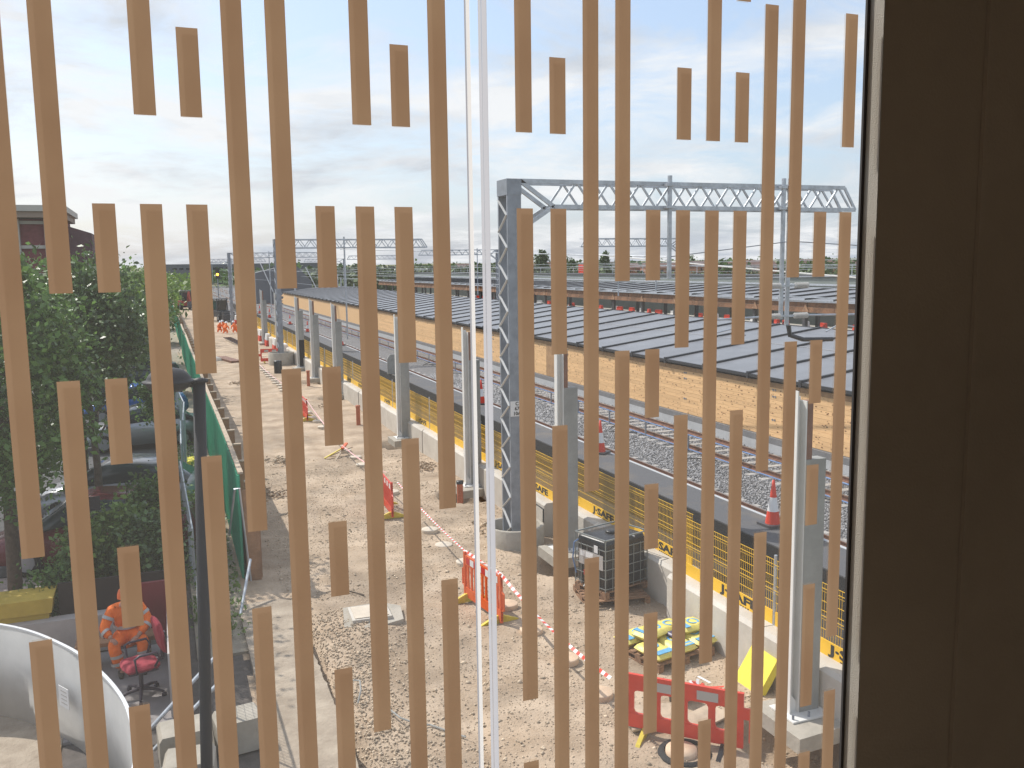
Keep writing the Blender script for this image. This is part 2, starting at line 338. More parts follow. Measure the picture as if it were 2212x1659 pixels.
# ================================================================== railway
def track(xa, xb, label, y0, y1, nsl):
    t = thing('railway_track', label, 'railway track')
    for x in (xa, xb):
        rb = MB().prism([(-.07, .0), (.07, .0), (.07, .012), (.012, .03), (.012, .11), (.035, .12), (.035, .145), (-.035, .145), (-.035, .12), (-.012, .11), (-.012, .03), (-.07, .012)], y0, y1)
        o = rb.build('rail', m_rail, t, loc=(x, 0, .065)); MB().box(-.03, .03, y0, y1, .145, .148).build('running_surface', m_railtop, o)
    sm = MB().hexa([(-1.25, -.14, -.05), (1.25, -.14, -.05), (1.25, .14, -.05), (-1.25, .14, -.05), (-1.25, -.11, .062), (1.25, -.11, .062), (1.25, .11, .062), (-1.25, .11, .062)]).mesh('sleeper', m_sleeper)
    for i in range(nsl): obj('sleeper', sm, t, ((xa+xb)/2, y0+.3+i*.65, 0))
    r = MB()
    for i in range(int((y1-y0-nsl*.65)/1.3)): r.box((xa+xb)/2-1.25, (xa+xb)/2+1.25, y0+nsl*.65+i*1.3, y0+nsl*.65+i*1.3+.5, -.05, .06)
    r.build('sleepers_beyond', m_sleeper, t)['kind'] = 'stuff'
    return t
track(12.15, 13.62, 'rusty railway track close under the edge of the dark platform', 9, 330, 60)
track(16.40, 17.87, 'railway track with pale sleepers in front of the timber clad building', 12, 330, 230)
t = thing('cable_rail', 'low blue and black cable rail on short posts along the far track', 'cable rail')
for z in (.12, .60): MB().tube([(16.18, 11, z), (16.18, 150, z)], .022, 6).build('tube', m_blue if z > .3 else m_blue, t)
pm = MB().box(-.025, .025, -.025, .025, 0, .62).mesh('post', m_galvd)
for i in range(45): obj('post', pm, t, (16.18, 11.4+i*2.87, 0))
for i in range(9):
    y = 13.5+i*5.2; pts = [(16.1-.7*math.sin(k/8*math.pi), y+k*.22, .08+.05*math.sin(k*.9)) for k in range(9)]
    tag(MB().tube(pts, .018, 5).build('ballast_cable', m_blk), 'black cable looping out over the ballast from the blue cable rail', 'cable', 'black cables looped over the ballast')
# platform 1
pf = thing('platform', 'narrow dark asphalt platform with a pale coping line behind the yellow fence', 'platform')
MB().box(10.3, 11.33, 3, 150, .0, 1.10).build('slab', m_tarmac, pf)
MB().box(11.333, 11.42, 3, 150, .9, 1.104).build('coping', m_coping, pf)
MB().box(10.27, 10.297, 3, 150, .35, 1.085).build('black_membrane', m_blkfelt, pf)
tag(MB().box(8.9, 10.2, 3, 120, -.2, .10).build('platform_void', m_pit), kind='structure')

# ================================================================== barriers + yellow fence
def bx(y): return 8.38 if 13.4 < y < 19 else 8.14 if y <= 13.4 else 8.0
bm = MB().prism([(0, -.1), (.5, -.1), (.5, .74), (.46, .80), (.06, .80), (.0, .74)], -1.315, 1.315).mesh('concrete_barrier', m_conc)
ys = [13.6+2.65*k for k in range(-1, 37)]
G = 'concrete barrier blocks in a row under the yellow fence'
for i, y in enumerate(ys):
    yc = y-1.325; o = obj('concrete_barrier', bm, None, (bx(yc)+random.uniform(-.025, .025), yc, 0), R(random.uniform(-.3, .3)))
    lab = {0: 'pale concrete barrier block behind the near white column', 1: 'pale concrete barrier block behind the bags and the propped yellow board', 2: 'concrete barrier block shaded by the black caged tank', 3: 'concrete barrier block between the caged tank and the mast ring'}.get(i, 'pale concrete barrier block in the long row under the yellow fence beyond the mast ring')
    tag(o, lab, 'concrete barrier', G)
def fxx(y): return bx(y-1.325)+.30
wires = MB()
for k in range(52): wires.box(-.003, .003, -1.275+k*.05-.0018, -1.275+k*.05+.0018, .16, 1.02)
for z in (.2, .36, .50, .56, .62, .76, .90, .96, 1.02):
    dx = .03 if z in (.56, .96) else 0
    wires.box(-dx-.006, -dx+.0, -1.31, 1.31, z-.0038, z+.0038)
    wires.box(-dx-.006, -dx+.0, -1.31, 1.31, z-.0038, z+.0038) if 0 else None
wm = wires.mesh('mesh', m_yel)
w2 = MB()
for k in range(26): w2.box(-.003, .003, -1.25+k*.1-.004, -1.25+k*.1+.004, .16, 1.02)
for z in (.2, .36, .50, .62, .76, .90, 1.02): w2.box(-.006, 0, -1.31, 1.31, z-.008, z+.008)
wm2 = w2.mesh('mesh', m_yel)
boardm = MB().box(-.012, .004, -1.29, 1.29, -.02, .22).mesh('toe_board', m_yel)
pom = MB().tube([(0, 1.325, -.04), (0, 1.325, 1.10)], .024, 8).box(-.05, .05, 1.27, 1.38, -.04, -.015).mesh('post', m_galv)
G = 'yellow mesh fence panels on the concrete barriers'; tx = None
names = ['yellow mesh fence panel at the dark window frame starting its J-SAFE board', 'yellow mesh fence panel with a J-SAFE board above the bags and propped yellow board', 'yellow mesh fence panel behind the black caged tank', 'yellow mesh fence panel behind the white column beyond the caged tank', 'yellow mesh fence panel with a J-SAFE board right of the dark lattice mast']
for i, y in enumerate(ys):
    yc = y-1.325; near = y < 42
    t = thing('mesh_fence_panel', names[i] if i < len(names) else 'yellow mesh fence panel in the long run beyond the lattice mast', 'fence panel', (fxx(y), yc, .80), 0, G)
    obj('mesh', wm if near else wm2, t); bo = obj('toe_board', boardm, t); obj('post', pom, t)
    if y < 50:
        Mx = XM((-.0145, -.42, .115), (0, -1, 0), (0, 0, 1), (-1, 0, 0))
        if tx is None:
            tx = text('J\u00b7SAFE', 'lettering', m_txt, .19, bo, Mx, bold=.008); wd = max(v.co.x for v in tx.data.vertices)-min(v.co.x for v in tx.data.vertices)
            for v in tx.data.vertices: v.co.x *= 1.02/wd
        else: o = obj('lettering', tx.data, bo); o.matrix_local = Mx
        o2 = MB()
        for k in range(9): o2.box(-.0145, -.0125, -.70+k*.065, -.66+k*.065, .006, .022)
        o2.build('small_print', m_txt, bo)

# ================================================================== stanchions (white columns)
G = 'white steel columns in a row in front of the barriers'
def column(i, x, y, lab, foot=True, black=False):
    t = thing('steel_column', lab, 'column', (x, y, 0), 0, G)
    mb = MB().box(-.155, -.14, -.07, .07, .22, 4.64).box(-.14, -.015, .055, .07, .22, 4.55).box(-.015, 0, -.07, .07, .22, 4.5)
    mb.build('column_section', m_white, t)
    MB().box(.001, .32, -.075, .10, .22, 3.72).build('casing', m_casing, t)
    if black: MB().box(-.003, .324, -.078, .103, .24, 1.9).build('black_sleeve', m_blkfelt, t)
    MB().box(.001, .10, -.06, .06, 3.722, 4.50).build('packer', m_brownp, t)
    bp = MB().box(-.25, .45, -.27, .25, .20, .222).build('base_plate', m_white, t)
    MB().add([(-.12, -.02, .222), (.10, -.02, .222), (-.12, -.02, .5)], [(0, 1, 2)]).prism([(-.12, .222), (.08, .222), (-.12, .45)], -.012, -.007).build('gusset', m_white, t)
    for a, b in ((-.2, -.2), (.05, -.21), (.38, -.2), (.38, .18)): MB().tube([(a, b, .222), (a, b, .29)], .018, 6).build('bolt', m_galvd, t)
    if foot: tag(MB().hexa([(-.42, -.62, -.02), (.55, -.55, -.02), (.58, .45, -.02), (-.42, .42, -.02), (-.42, -.62, .195), (.55, -.55, .195), (.58, .45, .195), (-.42, .42, .195)]).build('column_footing', m_concd, None, loc=(x, y, 0)), ('rough concrete footing block under the %s white column' % nth(i)), 'footing', 'concrete footings under the white columns')
CN = ['near white steel column beside the dark window frame', 'white steel column behind the black caged tank', 'white steel column left of the dark lattice mast', 'white steel column standing well left of the lattice mast among barrier blocks', 'white steel column behind the short orange pipe', 'white steel column with a footing beside the round black bin area', 'white steel column wrapped in black round its foot', 'white column beyond the second mast by the red and white barriers', 'farthest white column by the red and white barriers']
for i, (x, y) in enumerate(FOOT): column(i, x, y, CN[i], black=(i == 6))

# ================================================================== gantries
def gantry(name_label, xm, y, x1, ztop, drops, near=False, ring=True, sgn=1, grp='overhead line gantries across the tracks', mw=.32, md=.60):
    t = thing('overhead_gantry', name_label, 'gantry', (xm, y, 0), 0, grp)
    # mast: two channels laced on the sides
    m1 = MB().box(-mw/2, mw/2, 0, .012, 0, ztop).box(-mw/2, -mw/2+.012, .012, .06, 0, ztop).box(mw/2-.012, mw/2, .012, .06, 0, ztop); m1.build('mast_channel', m_galvd, t)
    m2 = MB().box(-mw/2, mw/2, md-.012, md, 0, ztop).box(-mw/2, -mw/2+.012, md-.06, md-.012, 0, ztop).box(mw/2-.012, mw/2, md-.06, md-.012, 0, ztop); m2.build('mast_channel', m_galvd, t)
    nl = int(ztop/.36)
    for sx_ in (-mw/2-.006, mw/2+.006):
        lc = MB()
        for k in range(nl):
            z0 = .1+k*(ztop-.5)/nl; z1 = .1+(k+1)*(ztop-.5)/nl; a, b = (.04, md-.04) if k % 2 else (md-.04, .04)
            lc.bar((sx_, a, z0), (sx_, b, z1), .008, .05, (1, 0, 0))
        lc.build('lacing', m_white if near else m_galv, t)
    MB().box(-mw/2-.01, mw/2+.01, -.01, md+.01, ztop-.32, ztop+.02).build('mast_head', m_galvd, t)
    # boom
    L_ = (x1-xm); zt, zb = ztop-.02, ztop-.56; y0, y1 = .05, md-.05; d = 1 if L_ > 0 else -1; A = abs(L_)
    X = lambda a: d*a
    ch = MB()
    for yy in (y0, y1):
        ch.bar((X(mw/2), yy, zt), (X(A-.35), yy, zt), .06, .09); ch.bar((X(.95), yy, zb), (X(A), yy, zb), .06, .09)
        ch.bar((X(A-.35), yy, zt), (X(A), yy, zb), .05, .06); ch.bar((X(mw/2), yy, zt), (X(.95), yy, zb), .06, .09)
        ch.bar((X(mw/2), yy, zb-.5), (X(.95), yy, zb), .06, .08)
    ch.build('boom_chords', m_galv, t)
    br = MB(); s_ = .80; k = 0; a = 1.1
    while a+s_/2 < A-.2:
        for yy, ph in ((y0, 0), (y1, -.1)):
            br.bar((X(a+ph), yy, zb), (X(a+s_/2+ph), yy, zt), .035, .045); br.bar((X(a+s_/2+ph), yy, zt), (X(min(a+s_+ph, A)), yy, zb), .035, .045)
        if k % 2 == 0: br.bar((X(a), y0, zt), (X(a+s_), y1, zt), .03, .03); br.bar((X(a), y0, zb), (X(a+s_), y1, zb), .03, .03)
        a += s_; k += 1
    br.build('boom_lattice', m_galv, t)
    for dx, zb2 in drops:
        q = d*abs(dx-xm)
        dr = MB().tube([(q, -.06, zb2), (q, -.06, ztop+.16)], .055, 8).build('drop_tube', m_galv, t)
        cl = MB()
        for z in (ztop-.05, ztop-.55): cl.box(q-.12, q+.12, -.14, .02, z-.03, z+.03)
        cl.build('clamp', m_galv, dr)
    return t
g1 = gantry('large dark lattice mast with a long gantry boom near the middle of the view', 7.21, 18.5, 16.45, 8.13, [(11.02, 5.95), (14.18, 4.9), (14.36, 4.75)], near=True)
g1.children[0].data
pl = MB().box(-.155, .155, -.006, -.002, 2.98, 3.32).build('number_plate', m_whp, g1); pl.location = (.0, 0, 0)
for s_, z in (('C', 3.26), ('67', 3.15), ('10A', 3.04)): text(s_, 'lettering', m_txt, .11, pl, XM((0, -.0075, z), (1, 0, 0), (0, 0, 1), (0, -1, 0)), bold=.004)
# registration gear on the twin drop tubes
ins = thing('insulator_bracket', 'pair of ribbed insulators with arms clamped to the twin drop tubes', 'insulator', (14.3, 18.35, 0))
for z in (5.72, 4.98):
    rb = MB(); 
    for k in range(9): rb.lathe([(0, 0), (.05, 0), (.075, .012), (.05, .03), (0, .03)], (0, 0, k*.045), 10)
    for sx_ in (1, -1):
        o = rb.build('insulator', m_dish, ins, loc=(sx_*.22, 0, z)); o.rotation_euler = (0, sx_*R(90), 0)
    MB().bar((-.2, 0, z), (.2, 0, z), .05).build('clamp_arm', m_galv, ins)
for s_ in (1, -1):
    MB().tube([(s_*.6, 0, 4.98), (s_*2.3, 0, 4.95), (s_*2.3, 0, 4.5)], .03, 6).build('registration_arm', m_galv, ins)
    MB().tube([(s_*2.3, 0, 4.6), (s_*1.6, 0, 4.72), (s_*1.2, 0, 4.55)], .02, 6).build('steady_arm', m_galv, ins)
MB().tube([(.05, 0, 4.75), (.1, 0, 4.5), (.5, 0, 4.38), (1.4, 0, 4.35)], .06, 6).build('black_cable_loop', m_blk, ins)
def mring(x, y, lab, r=.66, h=.42, sgnx=.1):
    o = MB().lathe([(r-.09, -.25), (r-.09, h), (r-.07, h+.015), (r-.02, h+.015), (r, h), (r, -.25)], (0, 0, 0), 36).build('manhole_ring', m_concd, None, True, (x, y, 0)); tag(o, lab, 'concrete ring', 'concrete manhole rings round the mast feet')
    tag(MB().lathe([(0, .0), (r-.1, .0)], (x, y, .06), 24).build('ring_infill', m_pit), kind='structure')
mring(7.25, 18.8, 'concrete manhole ring round the foot of the near lattice mast')
gantry('grey box mast with a gantry boom seen between the white columns', 7.2, 61.2, 17.36, 8.2, [(11.6, 1.5)], grp='overhead line gantries across the tracks')
mring(7.2, 61.4, 'far concrete manhole ring round the foot of the second mast', .85, .8)
gantry('third mast with its boom over the yellow fence beside the roof end', 7.4, 108, 17.6, 8.15, [(11.8, 1.2)])
gantry('fourth mast and boom far along the left track', 7.6, 170, 18, 8.15, [(12, 1.2)])
gantry('far gantry before the grey bridge near the left horizon', 7.6, 235, 18, 8.15, [(12, 1.2)])
gantry('gantry boom reaching left from a mast beyond the timber roofs on the right', 36.4, 58.8, 28.2, 8.13, [(30.9, 4), (34.0, 4.3)])
gantry('small gantry boom reaching left behind the double white window joint', 36.2, 98, 26.9, 8.13, [(29.6, 3), (33.6, 3)])
gantry('tiny gantry boom reaching left behind the third far mast', 35.5, 140, 27, 8.13, [(30, 3)])
gantry('farthest right gantry boom above the bushes', 35, 185, 27, 8.13, [(30, 3)])
# wires
G = 'overhead wires along and across the tracks'
def wire(a, b, r, m, lab, sag=.15):
    a, b = Vector(a), Vector(b); pts = [a.lerp(b, k/10)-Vector((0, 0, sag*4*(k/10)*(1-k/10))) for k in range(11)]
    tag(MB().tube(pts, r, 5).build('overhead_wire', m), lab, 'wire', G)
wire((17.3, 13.5, 5.58), (15.3, 32.0, 6.74), .022, m_white, 'thick pale wire falling to the right past the twin drop tubes', .05)
wire((11.02, 18.4, 6.45), (14.36, 18.35, 6.79), .012, m_galvd, 'thin wire rising between the drop tubes of the near gantry', 0)
wire((14.36, 18.35, 6.79), (17.5, 18.35, 6.62), .012, m_galvd, 'thin wire running right from the twin drop tubes', 0)
wire((7.4, 40, 7.1), (11.02, 18.4, 6.45), .012, m_galvd, 'thin wire rising from the left to the first drop tube', 0)
for j, (x, z) in enumerate(((31, 6.3), (31, 5.0), (34, 6.2), (34, 5.0), (20, 5.9), (48, 6.4), (50, 5.7), (24, 4.9), (29, 4.6))):
    for y0, y1 in ((20, 59), (59, 98), (98, 140), (140, 185), (185, 300)):
        wire((x, y0, z), (x, y1, z), .02 if j % 2 else .014, m_galv, 'thin overhead wire sagging along the right hand tracks', .25 if j % 2 == 0 else .03)
for x, z in ((12.9, 5.0), (12.9, 6.2), (17.1, 6.1)):
    for y0, y1 in ((61, 108), (108, 170), (170, 235)):
        wire((x, y0, z), (x, y1, z), .014, m_galvd, 'thin overhead wire along the left hand tracks far away', .2)

# ================================================================== timber clad building
tb = thing('timber_building', 'long low building clad in orange timber boards under a grey seamed roof', 'building')
MB().box(18.66, 25.6, 8, 152, -.2, 2.33).build('wall', m_casing, tb)
MB().box(18.52, 18.655, 8, 152, .33, .54).build('plinth', mat('grey_plinth', (.17, .17, .175), .7, var=.1), tb)
MB().box(18.5, 18.655, 8, 152, .02, .325).build('base_strip', m_coping, tb)
x0, rows = 18.66, 12; rh = (2.20-.555)/rows; cnt = 0; restb = MB(); mesh_cache = {}
cells = []
for r_ in range(rows):
    y = 12-random.random()*3
    while y < 152:
        ln = random.choice((3.0, 3.6, 4.2, 4.8)) if y < 60 else 9; cells.append((y, r_, ln)); y += ln
cells.sort()
for y, r_, ln in cells:
    z = .555+r_*rh; pr_ = random.uniform(0, .006)
    if cnt < 295 and y < 75:
        if ln not in mesh_cache: mesh_cache[ln] = MB().box(-.03, 0, .002, ln-.003, .003, rh-.003).mesh('timber_board', m_timber)
        obj('timber_board', mesh_cache[ln], tb, (x0-.0-pr_, y, z)); cnt += 1
    else: restb.box(x0-.03-pr_, x0, y, y+ln-.006, z+.0015, z+rh-.0015)
restb.build('boards_beyond', m_timber, tb)['kind'] = 'stuff'
kn = MB()
for i in range(2600):
    y = 12+random.random()**1.4*70; r_ = random.randrange(rows); z = .555+r_*rh+random.uniform(.03, rh-.03); a = random.uniform(.007, .024)
    kn.box(x0-.0385, x0-.037, y-a*1.6, y+a*1.6, z-a*.7, z+a*.7)
kn.build('knots', m_knot, tb)['kind'] = 'stuff'
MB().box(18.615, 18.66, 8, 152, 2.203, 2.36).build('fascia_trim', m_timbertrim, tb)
MB().box(18.60, 18.66, 41.9, 43.4, .56, 2.20).build('dark_fascia_band', m_timbertrim, tb)  # one darker upright band laid over the fascia boards
Y0 = 12.04; PT = 2.72; npan = 51; XE = 25.95
def rz_(x): return 2.44+(x-18.5)*.1335
pan = MB().hexa([(18.5, .0, rz_(18.5)), (XE, .0, rz_(XE)), (XE, PT, rz_(XE)), (18.5, PT, rz_(18.5)), (18.5, .0, rz_(18.5)+.12), (XE, .0, rz_(XE)+.05), (XE, PT, rz_(XE)+.05), (18.5, PT, rz_(18.5)+.12)]); pan_ = pan; pan_.mi = 1; pan_.hexa([(22.6, .1, rz_(22.6)+.087), (22.66, .1, rz_(22.66)+.087), (22.66, PT-.1, rz_(22.66)+.087), (22.6, PT-.1, rz_(22.6)+.087), (22.6, .1, rz_(22.6)+.096), (22.66, .1, rz_(22.66)+.095), (22.66, PT-.1, rz_(22.66)+.095), (22.6, PT-.1, rz_(22.6)+.096)]); pan = pan_.mesh('roof_sheet', [m_roof, m_lap])
m_dummy = None
smm = MB().hexa([(18.44, -.05, 2.50), (XE, -.05, rz_(XE)), (XE, .05, rz_(XE)), (18.44, .05, 2.50), (18.44, -.05, 2.62), (XE, -.05, rz_(XE)+.12), (XE, .05, rz_(XE)+.12), (18.44, .05, 2.62)]).mesh('roof_seam', m_seam)
brm = MB().box(18.40, 18.52, -.06, .06, 2.40, 2.63).mesh('gutter_bracket', m_seam)
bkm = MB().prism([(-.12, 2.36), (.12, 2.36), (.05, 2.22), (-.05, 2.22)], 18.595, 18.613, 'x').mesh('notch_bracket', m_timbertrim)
for i in range(npan):
    y = Y0+i*PT; obj('roof_sheet', pan, tb, (0, y, 0)); obj('roof_seam', smm, tb, (0, y, 0))
    obj('gutter_bracket', brm, tb, (0, y, 0)); obj('notch_bracket', bkm, tb, (0, y+.35, 0))
MB().box(18.42, 18.5, 8, 152, 2.47, 2.56).build('gutter', m_seam, tb); MB().box(XE, XE+.08, 8, 152, rz_(XE)-.3, rz_(XE)+.08).build('back_flashing', m_seam, tb)
bp = MB()
for y in (24.45, 29.9, 35.3, 40.8, 46.2, 51.6, 57.1):
    for z in (2.12, 1.9, 1.12):
        for dy in (-.06, .06): bp.tube([(x0-.05, y+dy, z), (x0-.03, y+dy, z)], .035, 8)
bp.build('bolt_plates', m_galvd, tb)['kind'] = 'stuff'
# second canopy
cp = thing('timber_canopy', 'second long canopy with a seamed roof over brown timber beams beyond the first roof', 'canopy')
def r2(x): return 3.82+(x-39)*.073
pan2 = MB().hexa([(39, 0, r2(39)-.06), (46, 0, r2(46)-.06), (46, 2.7, r2(46)-.06), (39, 2.7, r2(39)-.06), (39, 0, r2(39)), (46, 0, r2(46)), (46, 2.7, r2(46)), (39, 2.7, r2(39))]).mesh('roof_sheet', m_roof)
s2 = MB().hexa([(38.95, -.05, r2(39)), (46, -.05, r2(46)), (46, .05, r2(46)), (38.95, .05, r2(39)), (38.95, -.05, r2(39)+.1), (46, -.05, r2(46)+.1), (46, .05, r2(46)+.1), (38.95, .05, r2(39)+.1)]).mesh('roof_seam', m_seam)
bm2 = MB().box(39.02, 39.12, 0.02, 2.68, 3.02, 3.36).mesh('timber_beam', m_timberd); bm3 = MB().box(39.15, 39.25, 0.02, 2.68, 3.38, 3.72).mesh('timber_beam', m_timberd)
tri = MB().prism([(-.35, 3.05), (.35, 3.05), (.0, 3.55)], 38.97, 39.01, 'x').mesh('timber_bracket', m_woodbr); pst = MB().box(39.2, 39.45, -.12, .12, .9, 3.4).mesh('post', m_mach)
for i in range(52):
    y = 32+i*2.7; obj('roof_sheet', pan2, cp, (0, y, 0)); obj('roof_seam', s2, cp, (0, y, 0)); obj('timber_beam', bm2, cp, (0, y, 0)); obj('timber_beam', bm3, cp, (0, y, 0))
    if i % 2 == 0: obj('timber_bracket', tri, cp, (0, y, 0)); obj('post', pst, cp, (0, y+.4, 0)); obj('post', pst, cp, (5.5, y+.4, 0))
MB().box(38.96, 39.0, 32, 172, 3.74, 3.83).build('fascia', m_galv, cp)
tag(MB().box(36.5, 51, 28, 180, -.1, .95).build('island_platform', m_concd), kind='structure')
# red and white plastic barriers etc. under canopy
bl = MB().prism([(-.25, 0), (.25, 0), (.12, .4), (.12, .6), (-.12, .6), (-.12, .4)], -.4, .4)
blr, blw = bl.mesh('water_barrier', m_red), bl.mesh('water_barrier', m_whp)
for i in range(46):
    o = obj('water_barrier', blr if i % 3 else blw, None, (48+random.uniform(-.4, .4), 38+i*2.3+random.uniform(-.5, .5), .95), R(random.uniform(-20, 20)))
    tag(o, 'red plastic traffic barrier under the far timber canopy' if i % 3 else 'white plastic traffic barrier under the far timber canopy', 'barrier', 'red and white plastic barriers under the far canopy')
# long grey green building
gb = thing('long_grey_building', 'long low grey green building with railings on top behind the canopies', 'building')
MB().box(54, 60, 45, 205, -.2, 4.15).build('wall', m_greybldg, gb); MB().box(52.5, 53.95, 45, 205, 3.5, 3.75).build('ledge', m_coping, gb)
MB().box(53.8, 60.2, 45, 205, 4.153, 4.3).build('parapet', m_galv, gb); MB().box(55, 58, 45, 205, 4.303, 4.9).build('upper_storey', m_greybldg, gb)
MB().box(54.8, 58.2, 45, 205, 4.903, 5.05).build('roof_edge', m_mach, gb)
rl = MB().bar((54.9, 45, 6.0), (54.9, 205, 6.0), .05)
for i in range(40): rl.bar((54.9, 46+i*4, 5.05), (54.9, 46+i*4, 6.0), .05)
rl.build('railing', m_galv, gb)
cn_pts = [(0, .04), (.0, .04)]

# ================================================================== cones
def cone_thing(loc, lab, s=1.0, lean=0, grp='red and white traffic cones'):
    t = thing('traffic_cone', lab, 'traffic cone', loc, random.random(), grp)
    MB().prism([(-.22, -.22), (.22, -.22), (.22, .22), (-.22, .22)], 0, .05, 'z').build('base', m_mach, t)
    MB().lathe([(.15*s, .05), (.11*s, .30*s)], n=16).build('body', m_red, t, True); MB().lathe([(.11*s, .30*s), (.068*s, .58*s)], n=16).build('reflective_sleeve', m_ref if s > 1.05 else m_whp, t, True)
    MB().lathe([(.068*s, .58*s), (.025*s, .92*s), (.0, .93*s)], n=16).build('tip', m_red, t, True); t.rotation_euler[1] = R(lean); return t
for i, (x, y, l_) in enumerate(((11.08, 14.5, 'nearest traffic cone on the dark platform beside the white column'), (11.12, 22.2, 'traffic cone on the dark platform right of the lattice mast'), (11.1, 32.2, 'traffic cone on the platform just left of the white window joint'), (11.2, 45.7, 'traffic cone on the platform in the gap between strips left of centre'), (11.15, 61, 'traffic cone far along the platform edge'), (11.05, 75.5, 'small traffic cone farther along the platform'), (11.1, 86.7, 'tiny traffic cone near the roof line'))):
    cone_thing((x, y, 1.1), l_, 1.0)
cone_thing((54.6, 58, 5.06), 'red and white cone standing high on the grey building by the window frame', 1.4)
for i in range(8): cone_thing((10.6+random.uniform(-.2, .2), 100+i*5, 1.1), 'very distant traffic cone on the platform near the vanishing point', 1.1, grp='very distant cones on the platform')
tag(MB().prism([(-.35, 0), (.35, 0), (.35, .75), (.2, .95), (-.2, .95), (-.35, .75)], -.03, .03).build('sign_back', m_casing, None, loc=(10.5, 43.5, 1.1)), 'grey back of a board with clipped corners standing on the platform', 'sign board')

# ================================================================== pipe covers
cm = MB().lathe([(0, .035), (.19, .035), (.2, .028), (.2, .0), (.2, -.06)], n=28).mesh('pile_cover', m_cap, True); cm2 = MB().lathe([(0, .035), (.19, .035), (.2, .028), (.2, 0), (.2, -.06)], n=28).mesh('pile_cover', m_capp, True)
cy = [11.33, 12.6, 13.87, 15.15, 17.78, 19.08, 20.38, 24.38, 25.57, 28.24, 29.49, 30.74, 35.8, 37.3, 38.3, 39.8]+[46.6+1.13*k for k in range(13)]
lb = {0: 'round cover in front of the red barrier with square openings', 1: 'round cover crossed by a thin tape shadow, left of the bags', 2: 'round cover beside the caged tank with a dark shadow rim', 3: 'round cover behind the near end of the orange barrier', 4: 'round cover behind the far end of the orange barrier', 5: 'pale round cover just left of the mast ring', 6: 'pale round cover second beyond the orange barrier'}
for i, y in enumerate(cy):
    tag(obj('pile_cover', cm if i < 4 else cm2, None, (5.66+.05*math.sin(i*2.1), y, .05)), lb.get(i, 'small pale round cover in the row along the tape line further back'), 'cover', 'round covers in a line along the dirt')
for x, y, l_ in ((7.3, 9.6, ''),): pass
# extra boards + covers around red barrier C
t = thing('cover_board', 'pale timber sheets lying on the dirt behind the near red barrier', 'boards', (6.3, 10.4, .03))
MB().hexa([(-.5, -.35, 0), (.45, -.5, 0), (.5, .1, 0), (-.45, .3, 0), (-.5, -.35, .03), (.45, -.5, .03), (.5, .1, .03), (-.45, .3, .03)]).build('sheet', m_woodpale, t, loc=(-.2, .15, 0)); MB().box(-.35, .35, -.2, .2, .032, .055).build('sheet', m_woodpale, t, loc=(.35, -.3, 0), rz=.3)
tag(MB().lathe([(0, .035), (.2, .035), (.21, -.05)], n=28).build('round_lid', m_cap, None, True, (5.95, 9.55, .02)), 'round lid in a dark hole below the near red barrier', 'lid')
tag(MB().lathe([(.27, .04), (.27, -.02), (.36, -.02), (.34, .03), (.27, .04)], n=28).build('lid_rim', m_blkfelt, None, True, (5.97, 9.5, .0)), 'black rim round the lid below the near red barrier', 'rim')
t = thing('bucket', 'black bucket beside a heap of red and white tape', 'bucket', (6.62, 10.75, 0)); MB().lathe([(.11, 0), (.14, .26), (.15, .27), (.13, .26), (.1, .02), (0, .02)], n=20).build('pail', m_blk, t, True)
hp = MB()
for k in range(40):
    a = Vector((random.gauss(0, .09), random.gauss(0, .07), .05+random.random()*.12)); b = a+Vector((random.gauss(0, .09), random.gauss(0, .09), random.gauss(0, .04))); hp.mi = k % 2; hp.bar(a, b, .045, .002)
tag(hp.build('tape_heap', [m_red, m_whp], None, loc=(6.95, 10.75, .03)), 'crumpled heap of red and white tape by the bucket', 'tape')

# ================================================================== orange / red pedestrian barriers
def slat_barrier(loc, rz, lab, m=m_or, W_=1.55):
    t = thing('pedestrian_barrier', lab, 'barrier', loc, rz, 'plastic pedestrian barriers'); h = W_/2
    MB().box(-h, h, -.02, .02, .09, .28).build('bottom_rail', m, t); MB().box(-h, h, -.02, .02, .72, .90).build('top_rail', m, t)
    for sx_ in (-1, 1):
        MB().box(sx_*h-.05 if sx_ > 0 else -h, h if sx_ > 0 else -h+.05, -.025, .025, .05, .95).build('end_post', m, t)
        MB().tube([(sx_*(h+.0), 0, .28), (sx_*(h+.08), 0, .3), (sx_*(h+.08), 0, .6), (sx_*h, 0, .64)], .018, 6).build('hook', m, t)
        MB().prism([(-.42, 0), (.42, 0), (.38, .035), (.06, .16), (-.06, .16), (-.38, .035)], sx_*(h-.12)-.03, sx_*(h-.12)+.03, 'x').build('foot', m_yfoot, t)
    sm = MB().prism([(-.035, .28), (.035, .28), (.02, .5), (.035, .72), (-.035, .72), (-.02, .5)], -.014, .014).mesh('slat', m)
    for k in range(9): obj('slat', sm, t, (-h+.16+k*(W_-.32)/8, 0, 0))
    for k in range(8):
        o = MB().box(-.085, .085, -.024, .024, .75, .87).build('reflective_patch', m_redr if k % 2 else m_whp, t, loc=(-h+.2+k*(W_-.4)/7, 0, 0))
    return t
